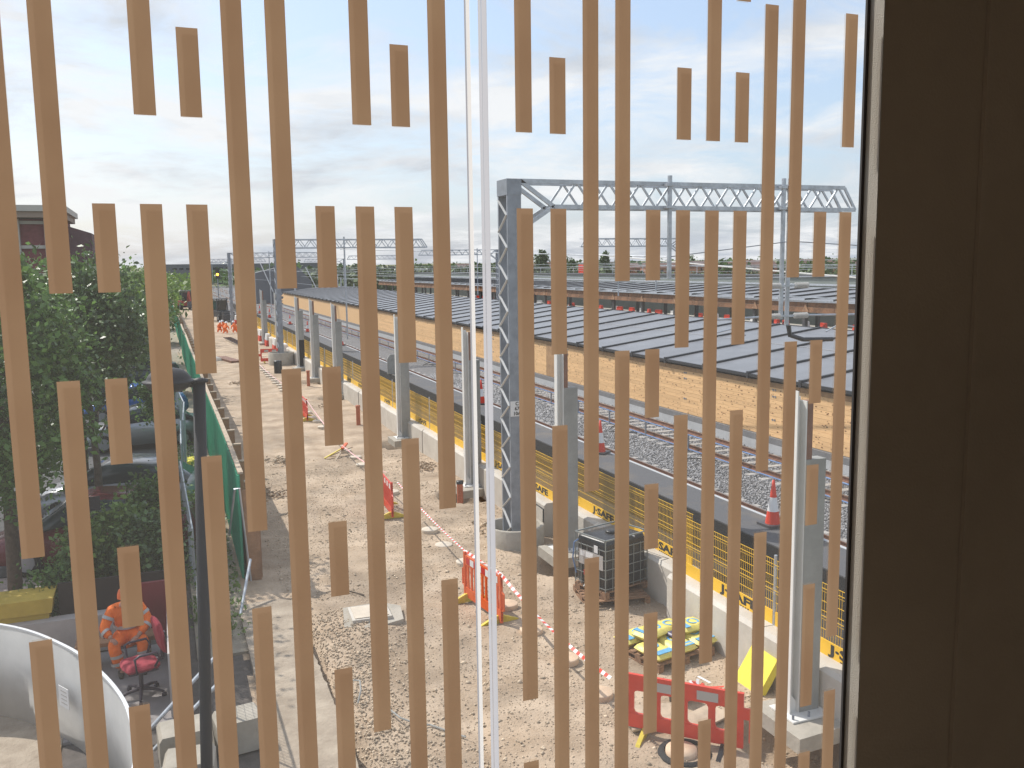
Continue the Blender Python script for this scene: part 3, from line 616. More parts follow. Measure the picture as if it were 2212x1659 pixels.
def window_barrier(loc, rz, lab, W_=1.7, m=m_red, open4=4):
    t = thing('pedestrian_barrier', lab, 'barrier', loc, rz, 'plastic pedestrian barriers'); h = W_/2
    MB().box(-h, h, -.025, .025, .10, .32).build('bottom_rail', m, t); MB().box(-h, h, -.025, .025, .70, .95).build('top_rail', m, t)
    n_ = open4+1
    for k in range(n_):
        x = -h+k*(W_-.09)/open4; MB().box(x, x+.09, -.02, .02, .32, .70).build('upright', m, t)
    cr = MB(); wdt = (W_-.09)/open4-.09
    for k in range(open4):
        xx = -h+.09+k*(W_-.09)/open4; r = .06
        for cx, cz, ax_, az in ((xx, .32, 1, 1), (xx+wdt, .32, -1, 1), (xx, .70, 1, -1), (xx+wdt, .70, -1, -1)):
            cr.prism([(cx, cz), (cx+ax_*r, cz), (cx+ax_*r*.3, cz+az*r*.3), (cx, cz+az*r)], -.019, .019)
    cr.build('corner_fillets', m, t)
    for k in (-1, 1): MB().box(-.14, .14, -.029, .029, .74, .88).build('reflective_patch', m_ref, t, loc=(k*h*.4, 0, 0))
    MB().box(h-.02, h+.10, -.018, .018, .55, .72).box(h+.07, h+.10, -.018, .018, .2, .55).build('hook', m, t); MB().box(-h-.12, -h+.02, -.03, .03, .45, .62).build('socket', m, t)
    for k in (-1, 1): MB().prism([(-.4, 0), (.4, 0), (.36, .04), (.05, .12), (-.05, .12), (-.36, .04)], k*(h-.25)-.03, k*(h-.25)+.03, 'x').build('foot', m_blk if k > 0 else m_yfoot, t)
    return t
slat_barrier((5.17, 15.12, -.01), math.atan2(1.5, -.2), 'orange slatted barrier with yellow feet near the mast ring', W_=1.5)
window_barrier((6.13, 9.78, -.02), math.atan2(-1.13, 1.12), 'nearest red barrier with four square openings beside the white column', W_=1.55).scale = (1, 1, .88)
slat_barrier((5.35, 38.4, 0), math.atan2(1, .0), 'red slatted barrier seen end on halfway along the tape', m_red)
slat_barrier((5.15, 22.6, 0), math.atan2(1, .05), 'red slatted barrier mostly behind a strip between the tape spans', m_red)
window_barrier((6.65, 62.9, 0), 0, 'red barrier facing us left of the second mast', W_=1.3, open4=2)
t = thing('folded_stand', 'small orange and timber trestle stand lying by the tape', 'stand', (5.35, 30.0, 0))
for a, b in (((-.35, .3, 0), (.3, -.3, .35)), ((-.3, -.45, 0), (.25, .4, .35)), ((-.6, -.1, .02), (.1, .1, .3))): MB().bar(a, b, .07, .03).build('leg', m_woodpale if a[2] == 0 else m_yfoot, t)
MB().bar((.0, -.1, .3), (.2, .15, .42), .1, .05).build('orange_head', m_or, t)
# tape
def tape(a, b, lab, sag, tw=0.6):
    a, b = Vector(a), Vector(b); n_ = int((b-a).length/.085); mb = MB(); prev = None
    for k in range(n_+1):
        u = k/n_; p = a.lerp(b, u)-Vector((0, 0, sag*4*u*(1-u))); ang = .35+tw*math.sin(u*7+a.y); w = Vector((math.cos(ang), 0, math.sin(ang)))*(.027 if b.y < 17 else .017)
        cur = (p-w, p+w)
        if prev: mb.mi = k % 2; mb.add([prev[0], cur[0], cur[1], prev[1]], [(0, 1, 2, 3)])
        prev = cur
    tag(mb.build('barrier_tape', [m_red, m_whp]), lab, 'tape', 'red and white tape spans')
tape((5.27, 14.4, .93), (5.36, 10.4, .75), 'red and white tape running from the orange barrier to the near red barrier', .12)
tape((5.27, 14.4, .93), (5.10, 15.9, .93), 'red and white tape laid along the top of the orange barrier', 0)
tape((5.10, 15.9, .93), (5.3, 22.0, .9), 'red and white tape stretching back from the orange barrier', .06, .3)
tape((5.3, 23.2, .9), (5.35, 29.9, .42), 'red and white tape beyond the second barrier down to the trestle', .1, .3)
tape((5.4, 30.2, .42), (5.35, 37.6, .9), 'red and white tape rising to the far slatted barrier', .1, .3)
tape((5.4, 39.2, .9), (5.5, 62, .4), 'faint red and white tape running on towards the far covers', .2, .3)

# ================================================================== clay pipes, bin, misc on dirt
G = 'short orange drainage pipes sticking out of the dirt'
for x, y, h, l_ in ((7.1, 49, .85, 'orange drainage pipe left of a far white column foot'), (7.1, 35.8, .8, 'orange drainage pipe with a white spout beside the concrete blocks'), (7.27, 23, .5, 'orange drainage pipe with a dark cap beside the white column left of the mast')):
    t = thing('drainage_pipe', l_, 'pipe', (x, y, 0), 0, G); MB().lathe([(.085, -.1), (.085, h)], n=16).build('pipe', m_clay, t, True); MB().lathe([(0, h+.02), (.1, h+.02), (.1, h-.06)], n=16).build('cap', m_blk if y < 25 else m_clay, t, True)
tag(MB().lathe([(0, .78), (.22, .78), (.24, .74), (.24, 0)], n=24).build('black_drum', m_blk, None, True, (6.35, 56.1, 0)), 'black drum standing on the dirt before the second mast ring', 'drum')
t = thing('inspection_chamber', 'square concrete inspection chamber lid raised on a rough plinth', 'chamber', (3.15, 15.55, 0), R(-3))
MB().prism([(-.5, -.42), (.0, -.62), (.55, -.4), (.62, .25), (.3, .55), (-.4, .5)], -.1, .10, 'z').build('plinth', m_concd, t); MB().box(-.34, .36, -.33, .33, .102, .16).build('frame', m_conc, t); MB().box(-.29, .31, -.28, .28, .162, .175).build('lid', m_capp, t)
for i, (x, y) in enumerate(((7.35, 27.2), (6.9, 41.5), (3.7, 52), (3.4, 30), (2.6, 25.5), (7.2, 19.9))):
    tag(stones('rubble_heap', m_stone if i % 2 else m_dirt, np.array([(x+random.gauss(0, .25), y+random.gauss(0, .3), .03+random.random()*.08) for _ in range(90)]), rng.uniform(.02, .07, 90)), ('small heap of soil clods and rubble on the dirt', 'small heap of pale rubble on the dirt')[i % 2], 'rubble')
for pts, l_ in ((((2.6, 12.2, .1), (2.75, 11.7, .08), (2.95, 11.45, .06), (3.1, 11.4, .05), (3.45, 10.9, .05)), 'dark scrap of pipe lying across the gravel'), (((2.28, 13.0, .14), (2.42, 12.8, .2), (2.38, 12.55, .16), (2.3, 12.4, .05)), 'bent black hose sticking out at the slab edge')):
    tag(MB().tube(pts, .013, 6).build('scrap_pipe', m_casing), l_, 'pipe')
tag(MB().tube([(2.9, 17.4, .05), (3.05, 17.0, .07), (3.3, 16.7, .05)], .015, 5).build('twig', m_bark), 'thin crooked twig on the dirt behind the chamber lid', 'twig')
tag(MB().tube([(7.75, 19.3, .35), (7.9, 19.1, .75), (7.95, 18.8, .7), (7.9, 18.7, .3), (7.75, 18.4, .1)], .018, 6).build('cable_loop', m_blk), 'black cable loop curling out behind the mast ring', 'cable')

# ================================================================== IBC tank + pallets
t = thing('caged_tank', 'black plastic liquid tank in a galvanised cage on a pallet by the barrier', 'tank', (7.72, 14.95, .29), R(16)); a, b = .54, .42
body = MB(); nseg = 24
def rr(z, s, r=.1):
    pts = []
    for k in range(nseg):
        an = 2*math.pi*k/nseg; cx = a*s-r; cy_ = b*s-r; pts.append((math.copysign(cx, math.cos(an))+r*math.cos(an), math.copysign(cy_, math.sin(an))+r*math.sin(an), z))
    return pts
lv = [rr(.02, .93), rr(.06, .98), rr(.86, .98), rr(.92, .95), rr(.945, .85), rr(.955, .3)]; vs = sum(lv, []); fs = [(i*nseg+k, i*nseg+(k+1) % nseg, (i+1)*nseg+(k+1) % nseg, (i+1)*nseg+k) for i in range(5) for k in range(nseg)]+[tuple(5*nseg+k for k in range(nseg))]
body.add(vs, fs); body.build('tank_body', m_tank, t, True)
lidt = MB().lathe([(.11, .95), (.12, .985), (.1, 1.0), (0, 1.0)], n=20).build('filler_cap', m_blk, t, True)
for z in (.05, .24, .42, .60, .78): 
    c = MB(); q = [(-a, -b, z), (a, -b, z), (a, b, z), (-a, b, z)]
    for k in range(4): c.bar(q[k], q[(k+1) % 4], .013)
    c.build('cage_hoop', m_cage, t)
c = MB(); q = [(-a, -b, .98), (a, -b, .98), (a, b, .98), (-a, b, .98)]
for k in range(4): c.bar(q[k], q[(k+1) % 4], .022)
c.build('cage_hoop', m_cage, t)
vb = MB().bar((0, 0, 0), (0, 0, .80), .012).mesh('cage_bar', m_cage); vbt = MB().bar((0, 0, 0), (0, 0, .98), .016).mesh('cage_bar', m_cage)
for k in range(7):
    x = -a+2*a*k/6
    for yy in (-b, b): obj('cage_bar', vbt if k in (0, 6) else vb, t, (x, yy, 0))
for k in range(1, 5):
    y = -b+2*b*k/5
    for xx in (-a, a): obj('cage_bar', vb, t, (xx, y, 0))
for x in (-.2, .2): MB().bar((x, -b, .93), (x, b, .93), .025).build('top_bar', m_galv, t)
pp = MB().box(-a-.012, -a-.006, -.36, .30, .40, .68).build('label_plate', m_ref, t)
o = MB()
for yy, w in ((.2, .06), (.06, .05), (-.04, .05)): o.box(-a-.015, -a-.0125, yy-w, yy+w, .56, .66)
o.build('white_sticker', m_whp, pp); MB().box(-a-.015, -a-.009, -.22, -.12, .70, .84).build('white_sticker', m_whp, pp); MB().box(-a-.015, -a-.009, .1, .17, .2, .3).build('red_sticker', m_redr, pp)
MB().tube([(-a-.02, .0, .08), (-a-.1, .0, .06), (-a-.14, 0, .02)], .045, 10).build('outlet_valve', m_blk, t); MB().tube([(-a-.02, .3, .86), (-a-.08, .36, .8), (-a-.1, .38, .5), (-a-.05, .34, .2)], .014, 6).build('blue_hose', m_blue, t)
def pallet(x, y, z, rz, lab, w=1.2, d=1.0, m=m_pallet):
    p = thing('pallet', lab, 'pallet', (x, y, z), rz, 'timber pallets on the dirt')
    tm = MB().box(-w/2, w/2, -.05, .05, .12, .14).mesh('top_board', m); bmm = MB().box(-.05, .05, -d/2, d/2, .095, .118).mesh('stringer', m); bl_ = MB().box(-.05, .05, -.07, .07, .02, .094).mesh('block', m); fb = MB().box(-.05, .05, -d/2, d/2, 0, .02).mesh('foot_board', m)
    for k in range(7): obj('top_board', tm, p, (0, -d/2+.05+k*(d-.1)/6, 0))
    for k in (-1, 0, 1):
        obj('stringer', bmm, p, (k*(w/2-.05), 0, 0)); obj('foot_board', fb, p, (k*(w/2-.05), 0, 0))
        for q_ in (-1, 0, 1): obj('block', bl_, p, (k*(w/2-.05), q_*(d/2-.07), 0))
pallet(7.72, 14.95, .145, R(16), 'upper timber pallet directly under the caged tank', 1.1, .86)
pallet(7.66, 14.85, .0, R(-8), 'lower splayed timber pallet under the caged tank', 1.2, 1.0)
pallet(7.32, 12.25, .0, R(12), 'timber pallet under the yellow and blue bags', 1.2, 1.0)
def bag(x, y, z, rz, lab, my=m_bagy, w=.62, d=.42, h=.13, ring=True):
    t = thing('cement_bag', lab, 'bag', (x, y, z), rz, 'yellow and blue bags on the pallet'); mb = MB(); nx, ny = 12, 8
    top = []
    for s_ in (1, -1):
        for j in range(ny+1):
            for i in range(nx+1):
                u = i/nx*2-1; v_ = j/ny*2-1; e = max(0, (1-abs(u)**10)*(1-abs(v_)**10)); top.append((u*w/2*(1-.05*v_**4), v_*d/2*(1-.06*u**4), h/2+s_*(h/2)*e**.3+.006*math.sin(9*u+x*7)*e))
    nn = (nx+1)*(ny+1); fs = []
    for s_ in (0, 1):
        for j in range(ny):
            for i in range(nx):
                q = (s_*nn+j*(nx+1)+i, s_*nn+j*(nx+1)+i+1, s_*nn+(j+1)*(nx+1)+i+1, s_*nn+(j+1)*(nx+1)+i); fs.append(q if s_ == 0 else q[::-1])
    mb.add(top, fs); mb.build('sack', my, t, True)
    if ring:
        rg = MB().lathe([(.07, h+.005), (.105, h+.005)], (w*.12, 0, 0), 24).build('ring_print', m_bagb, t)
        MB().box(-w*.42, -w*.22, -d*.4, d*.4, h-.006, h+.003).build('blue_print', m_bagb, t)
for i, (x, y, r_, l_) in enumerate(((6.98, 12.0, 102, 'nearest yellow and blue bag at the front corner of the pallet'), (7.42, 12.1, 100, 'yellow and blue bag in the middle of the front row'), (7.86, 12.2, 103, 'yellow and blue bag at the right front of the pallet'), (6.95, 12.62, 12, 'yellow and blue bag at the left end of the bottom layer'), (7.6, 12.75, 10, 'yellow and blue bag at the back of the bottom layer'))): bag(x, y, .142, R(r_), l_)
bag(7.15, 12.42, .27, R(20), 'yellow and blue bag lying on top at the left'); bag(7.86, 12.4, .27, R(8), 'yellow and blue bag lying on top at the right', w=.5); bag(7.5, 12.25, .275, R(10), 'small dark purple bag between the two top bags', m_bagd, .28, .18, .07, False)
# yellow board leaning against barrier
t = thing('leaning_board', 'bright yellow boxed board propped against the concrete barrier', 'board', (7.78, 10.72, 0), R(-3)); o = MB().box(-.015, .015, -.32, .32, 0, .62).build('face', m_yelplate, t); o.rotation_euler = (0, R(32), 0)
o = MB().box(.017, .10, -.32, -.29, .0, .62).box(.017, .10, .29, .32, .0, .62).box(.017, .10, -.288, .288, .59, .62).build('frame', m_yelplate, t); o.rotation_euler = (0, R(32), 0); MB().box(.06, .11, -.34, -.322, .54, .60).build('corner_cap', m_blk, o)

# ================================================================== far works: machines, workers
def digger(x, y, rz, lab, m, s=1.0):
    t = thing('digger', lab, 'digger', (x, y, 0), rz); MB().box(-.9, .9, -1.4, 1.6, .6, 1.3).box(-.7, .7, 1.6, 2.4, .7, 1.2).build('chassis', m, t)
    cabx = MB()
    for xx in (-.7, .7):
        for yy in (-1.1, .5): cabx.bar((xx, yy, 1.3), (xx*.9, yy*.9, 2.7), .1)
    cabx.box(-.75, .75, -1.15, .55, 2.65, 2.8); cb_ = cabx.build('cab', m_mach, t); MB().box(-.62, .62, -1.05, .4, 1.3, 2.6).build('glazing', m_winglass, cb_)
    for xx in (-.85, .85):
        for yy, r in ((-1.0, .6), (1.5, .45)):
            w = MB().lathe([(0, -.18), (r*.9, -.18), (r, -.1), (r, .1), (r*.9, .18), (0, .18)], n=20).build('wheel', m_tyre, t, True, (xx, yy, r)); w.rotation_euler = (0, R(90), 0); h = MB().lathe([(0, .19), (r*.45, .19), (r*.45, -.19), (0, -.19)], n=12).build('hub', m_dish, w)
    MB().bar((0, -1.3, 1.2), (0, -2.5, 2.6), .25).bar((0, -2.5, 2.6), (0, -3.3, 1.2), .2).build('arm', m, t); MB().prism([(-3.6, .4), (-3.0, .4), (-2.9, 1.1), (-3.4, 1.3)], -.4, .4, 'x').build('bucket', m_mach, t)
    MB().box(-1.0, 1.0, 2.5, 3.0, .2, .9).build('shovel', m_mach, t); t.scale = (s, s, s)
digger(6.7, 117, R(200), 'dark tractor with a roofed cab behind the crouching workers', m_mach); digger(3.6, 155, R(10), 'red digger on the dirt strip close to the green hoarding', m_machred, 1.1); digger(3.1, 200, 0, 'yellow digger farthest along the green hoarding', m_machyel, 1.2); digger(6.2, 180, R(30), 'orange red digger beyond the red one', m_machred, 1.1)
def skin(name, joints, edges, mats, parent=None, sub=2):
    me = bpy.data.meshes.new(name); me.from_pydata([j[:3] for j in joints], edges, []); me.materials.append(mats); o = obj(name, me, parent)
    md = o.modifiers.new('Skin', 'SKIN'); md.use_smooth_shade = True
    for i, j in enumerate(joints):
        r = j[3]; me.skin_vertices[0].data[i].radius = (r, r) if not isinstance(r, tuple) else r
    me.skin_vertices[0].data[0].use_root = True
    ss_ = o.modifiers.new('Sub', 'SUBSURF'); ss_.levels = sub; ss_.render_levels = sub; return o
def worker(x, y, rz, lab, pose='crouch'):
    t = thing('person', lab, 'person', (x, y, 0), rz, 'workers in orange further along the dirt')
    if pose == 'crouch': J = [(0, 0, .42, .17), (0, -.25, .8, .18), (0, -.38, .95, .09), (0, -.45, 1.08, .1), (-.18, -.28, .3, .1), (-.18, -.1, .08, .07), (.18, -.28, .3, .1), (.18, -.1, .08, .07), (-.25, -.35, .7, .07), (-.2, -.6, .4, .05), (.25, -.35, .7, .07), (.2, -.6, .4, .05)]
    else: J = [(0, 0, .95, .16), (0, 0, 1.35, .18), (0, 0, 1.52, .07), (0, -.02, 1.66, .1), (-.12, 0, .5, .09), (-.14, .02, .06, .07), (.12, 0, .5, .09), (.14, .02, .06, .07), (-.27, 0, 1.1, .06), (-.25, -.12, .85, .05), (.27, 0, 1.1, .06), (.25, -.12, .85, .05)]
    skin('body', J, [(0, 1), (1, 2), (2, 3), (0, 4), (4, 5), (0, 6), (6, 7), (1, 8), (8, 9), (1, 10), (10, 11)], m_hiv, t, 1)
    h = J[3]; MB().lathe([(.16, -.01), (.13, .02), (.11, .1), (0, .15)], (h[0], h[1], h[2]+.02), 14).build('hard_hat', m_hat, t, True)
for a in ((5.2, 95.6, 20, 'crouching worker in orange with a white hard hat, left of the group'), (6.0, 96.6, -60, 'crouching worker in orange, right of the group near the mast'), (5.6, 93.2, 150, 'worker in orange bending lowest in front of the group'), (6.7, 93.9, 200, 'worker in orange kneeling nearest the trench')): worker(a[0], a[1], R(a[2]), a[3])
worker(7.0, 150, 0, 'distant worker in orange standing by the yellow fence', 'stand'); worker(4.0, 215, 0, 'tiny worker in orange standing beyond the diggers', 'stand'); worker(5.2, 222, 0, 'second tiny worker in orange beyond the diggers', 'stand')
tr_ = thing('rebar_cage', 'dark steel rebar cage lying along the trench behind the covers', 'rebar cage', (5.9, 78, .05), R(4))
for sx_ in (-.25, .25): MB().bar((sx_, -6, .12), (sx_, 8, .12), .06).build('long_bar', m_mach, tr_)
for k in range(24): MB().bar((-.35, -6+k*.6, .15), (.35, -6+k*.6, .15), .05).build('rung', m_rail if k % 2 else m_mach, tr_)
t = thing('steel_offcut', 'rust brown steel plates lying on the dirt by the hoarding', 'steel plates', (4.0, 66, 0), .2); MB().box(-.3, .4, -2.2, 1.8, 0, .15).build('plate', m_rail, t); MB().box(-.7, -.35, 0, 2.0, 0, .2).build('pale_plate', m_dish, t)
# white/red poles and water barriers far
for i in range(9):
    t = thing('water_barrier', 'red and white water filled barrier far along the fence line' , 'barrier', (8.0, 66+i*5.5, 0), 0, 'water filled barriers far along the fence')
    MB().prism([(-.25, 0), (.25, 0), (.18, .5), (-.18, .5)], -.7, .7).build('lower_half', m_red, t); MB().prism([(-.18, .5), (.18, .5), (.12, 1.0), (-.12, 1.0)], -.7, .7).build('upper_half', m_whp, t)
for i in range(7):
    t = thing('marker_post', 'leaning white marker post on the platform near the vanishing point', 'post', (10.4, 118+i*12, 1.1), 0, 'white marker posts far away'); MB().bar((0, 0, 0), (-.25, 0, 1.9), .14).build('pole', m_whp, t)
sg_ = thing('rail_signal', 'railway signal showing one orange light over the far tracks', 'signal', (8.4, 150, 0)); MB().bar((0, 0, 0), (0, 0, 6.2), .16).build('post', m_galvd, sg_); MB().box(-.3, .3, -.2, -.05, 4.9, 6.5).build('head', m_blk, sg_)
o = MB().lathe([(0, 0), (.19, 0)], n=14).build('lit_lamp', mat('orange_signal_lamp', (.9, .3, .05), .5, emit=(1, .33, .03, 9)), sg_, loc=(0, -.22, 5.55)); o.rotation_euler = (R(90), 0, 0)
st = thing('far_stair_structure', 'grey sloping stair structure with pale railings beyond the roof end', 'stair', (21, 172, 0))
MB().prism([(-5, 0), (5, 0), (5, 4.0), (2, 7.2), (-5, 5.6)], -2, 2).build('flank', m_clad, st); 
for k in range(3): MB().bar((-4+k*4, -2.1, 7.3-k*.4), (-2+k*4, -2.1, 2.2), .16).build('railing', m_whp, st)
fb = thing('far_bridge', 'long grey road bridge building across the tracks on the left horizon', 'bridge', (0, 400, 0))
MB().box(2, 66, 0, 14, 5.2, 8.7).build('deck', m_clad, fb); MB().box(2, 12, 0, 14, -.3, 5.2).build('abutment', m_clad, fb)
for x in (24, 36, 48, 60): MB().box(x-1, x+1, 1, 13, -.3, 5.2).build('pier', m_clad, fb)
for k in range(9): MB().box(5+k*2.6, 6.6+k*2.6, -.1, -.01, 6.4, 7.2).build('window', m_glassd, fb)
# scrubby site clutter beyond the roof
for i in range(18):
    x, y = 21+random.random()*14, 155+random.random()*60
    t = thing('site_mast', 'grey steel post among the distant site clutter', 'post', (x, y, 0), 0, 'steel posts in the distant clutter'); MB().bar((0, 0, 0), (0, 0, random.uniform(3, 6)), .16).build('post', m_galv, t)

# ================================================================== green hoarding + timber posts
hd = thing('green_hoarding', 'long green ribbed metal hoarding along the left of the dirt strip', 'hoarding')
gp = MB(); 
prof = [(0, 0), (.04, .12), (.04, .22), (0, .26)]
for k in range(4): gp.box(-.012+.03*(k % 2), .0+.03*(k % 2), k*.25, k*.25+.25, 0, 2.2)
for k in range(8): gp.box(-.045, -.012, k*.125, k*.125+.05, 0.03, 2.17)
gm = gp.mesh('hoarding_sheet', m_green); capm = MB().box(-.04, .06, 0, 1.0, 2.2, 2.24).mesh('capping', m_woodpale)
yy_ = 18.7; k = 0
while yy_ < 200:
    if not (73 < yy_ < 79):
        if k < 150: obj('hoarding_sheet', gm, hd, (1.25+.012*math.sin(k*.35), yy_, 0)); obj('capping', capm, hd, (1.27+.012*math.sin(k*.35), yy_, 0)); k += 1
    yy_ += 1.0
tb_ = thing('timber_revetment', 'row of brown timber posts and boards backing the green hoarding', 'timber posts'); k = 0
pmh = MB().box(-.13, .13, -.05, .05, 0, 2.02).mesh('post', m_woodbr); ptp = MB().box(-.14, .14, -.06, .06, 2.02, 2.05).mesh('post_top', m_woodpale); pbo = MB().box(-.03, .0, -.95, .95, 0, 1.2).mesh('board', m_woodbr)
for i in range(60):
    y = 18.75+i*2.08
    if 72 < y < 80: continue
    obj('post', pmh, tb_, (1.48, y, 0)); obj('post_top', ptp, tb_, (1.48, y, 0)); obj('board', pbo, tb_, (1.36, y+1.04, 0))
sb = MB().box(1.3, 1.58, 18.55, 18.6, 0, 1.9).build('end_board', m_woodbr, tb_)
t = thing('loose_tube', 'pale scaffold tube leaning on the near end of the green hoarding', 'tube', (0, 0, 0)); MB().tube([(1.02, 19.0, .9), (1.12, 18.2, 2.02), (1.2, 18.1, 2.05), (1.35, 18.4, .05)], .022, 6).build('bent_tube', m_galv, t)
tag(MB().tube([(1.0, 16.6, .05), (1.3, 17.6, .75)], .028, 6).build('short_tube', m_galv), 'short galvanised tube sticking up at the end of the hoarding', 'tube')

# ================================================================== left: lamp, fence, tree, cars, person
lp = thing('lamp_post', 'black lamp post with a domed lamp head in front of the green hoarding', 'street lamp')
MB().tube([(.12, 10, 0), (.165, 10, 1.0), (.317, 10, 5.13)], .064, 20).build('post', m_lamp, lp, True)
MB().lathe([(0, 0), (.09, 0), (.09, .03), (0, .05)], (.32, 10, 5.13), 20).build('post_cap', m_lamp, lp, True); MB().tube([(.317, 10, 5.1), (.2, 10, 5.12)], .035, 8).build('arm', m_lamp, lp)
MB().lathe([(.0, -.10), (.14, -.095), (.20, -.06), (.235, -.015), (.262, 0), (.262, .012), (.225, .018), (.215, .05), (.19, .085), (.15, .118), (.10, .138), (.05, .148), (0, .15)], (.02, 10, 5.15), 36).build('dome', m_lamp, lp, True); MB().lathe([(0, -.10), (.12, -.09)], (.02, 10, 5.15), 24).build('diffuser', m_ref, lp)
# heras fence
def heras(y0, y1, xa, xb, ha, hb, lab, lean=0):
    t = thing('wire_fence_panel', lab, 'fence panel', (0, 0, 0), 0, 'galvanised wire fence panels on the left'); A, B = Vector((xa, y0, 0)), Vector((xb, y1, 0)); At, Bt = Vector((xa+lean, y0, ha)), Vector((xb+lean, y1, hb))
    MB().tube([A, At], .02, 6).build('side_tube', m_galv, t); MB().tube([B, Bt], .02, 6).build('side_tube', m_galv, t); MB().tube([At, Bt], .02, 6).build('top_tube', m_galv, t); MB().tube([A+Vector((0, 0, .1)), B+Vector((0, 0, .1))], .02, 6).build('bottom_tube', m_galv, t)
    w = MB()
    for k in range(1, 36): u = k/36; w.bar(A.lerp(B, u), At.lerp(Bt, u), .004)
    for k in range(1, 10): u = k/10; w.bar(A.lerp(At, u), B.lerp(Bt, u), .004)
    w.build('wire_mesh', m_galv, t)
heras(24, 27.4, .24, .30, 1.95, 2.0, 'galvanised wire fence panel nearest the black lamp post', .0); heras(27.5, 31, .34, .46, 2.0, 2.05, 'wire fence panel second beyond the lamp post', .02); heras(31.1, 34.5, .46, .36, 2.05, 2.0, 'wire fence panel third beyond the lamp post'); heras(34.6, 38, .34, .3, 2.0, 2.0, 'wire fence panel fourth beyond the lamp post')
heras(18.6, 22, .30, .18, 1.2, 1.9, 'sagging wire fence panel with bent tubes among the weeds'); heras(12.4, 15.6, .22, .32, 1.95, 1.7, 'narrow wire panel edge right behind the red chair, left of the lamp post', .0)
for a, b, l_ in (((-.55, 12.55, .1), (.42, 13.0, .85), 'upper scaffold tube sloping behind the lamp post foot'), ((-.45, 12.1, .08), (.40, 12.4, .70), 'lower scaffold tube sloping towards the lamp post'), ((-.4, 11.6, .05), (.3, 11.8, .06), 'scaffold tube lying flat on the concrete blocks')):
    tag(MB().tube([a, b], .028, 8).build('scaffold_tube', m_galv), l_, 'scaffold tube', 'scaffold tubes by the lamp post')
cbk = MB().prism([(-.3, 0), (.3, 0), (.3, .38), (.26, .44), (-.26, .44), (-.3, .38)], -.24, .24).mesh('concrete_block', m_concd)
for x, y, z, r_, l_ in ((-.08, 11.9, 0, 5, 'chamfered concrete block upper of the pair left of the lamp post'), (-.02, 11.1, 0, -6, 'chamfered concrete block lower of the pair left of the lamp post'), (.62, 11.95, 0, 8, 'concrete block right behind the lamp post')): tag(obj('concrete_block', cbk, None, (x, y, z), R(r_)), l_, 'concrete block', 'chamfered concrete blocks by the lamp')
# curved grey panel
top = [(-4.2, 14.75), (-3.6, 14.7), (-3.0, 14.5), (-2.34, 14.0), (-1.94, 13.57), (-1.59, 13.05), (-1.255, 12.48), (-.9, 11.6), (-.71, 10.98), (-.62, 10.53), (-.55, 9.91), (-.53, 9.39), (-.6, 8.7)]
def smoothpts(p, it=3):
    for _ in range(it):
        q = [p[0]]
        for a_, b_ in zip(p, p[1:]): q += [(a_[0]*.75+b_[0]*.25, a_[1]*.75+b_[1]*.25), (a_[0]*.25+b_[0]*.75, a_[1]*.25+b_[1]*.75)]
        p = q+[p[-1]]
    return p
tp = smoothpts(top); H_ = 1.36; mb = MB(); mi_ = MB()
def nrm(i):
    a_ = Vector(tp[max(i-1, 0)]); b_ = Vector(tp[min(i+1, len(tp)-1)]); d_ = (b_-a_).normalized(); return Vector((-d_.y, d_.x))
for q, (z0, z1, t0, t1, m_) in ((mb, (0, H_, 0, .03, 0)), (mi_, (H_, H_+.025, -.012, .03, 0))):
    vs = []
    for i, p in enumerate(tp):
        n_ = nrm(i)
        for off, z in ((t0, z0), (t1, z0), (t1, z1), (t0, z1)): vs.append((p[0]+n_.x*off, p[1]+n_.y*off, z))
    fs = [(4*i+k, 4*i+(k+1) % 4, 4*i+4+(k+1) % 4, 4*i+4+k) for i in range(len(tp)-1) for k in range(4)]
    q.add(vs, fs)
cpn = thing('curved_panel', 'large pale grey curved sheet panel standing in the bottom left corner', 'curved panel'); mb.build('sheet', m_dish, cpn, True); mi_.build('top_lip', m_dishlip, cpn)
lo_ = Vector((-1.49, 12.76)); dd = (Vector((-1.40, 12.62))-Vector((-1.75, 13.20))).normalized(); nn_ = Vector((-dd.y, dd.x))*-1
npl = thing('notice_tmp', None, None) if 0 else None
sgn = MB().hexa([(lo_.x+dd.x*s_+nn_.x*o_, lo_.y+dd.y*s_+nn_.y*o_, z) for z in (.58, .86) for s_, o_ in ((-.13, .035), (.13, .035), (.13, .028), (-.13, .028))]).build('label_plate', m_whp, cpn)
ln_ = MB()
for k in range(4): ln_.hexa([(lo_.x+dd.x*s_+nn_.x*o_, lo_.y+dd.y*s_+nn_.y*o_, z) for z in (.63+k*.055, .645+k*.055) for s_, o_ in ((-.07, .037), (.09, .037), (.09, .0355), (-.07, .0355))])
ln_.build('print_lines', m_ref, sgn)
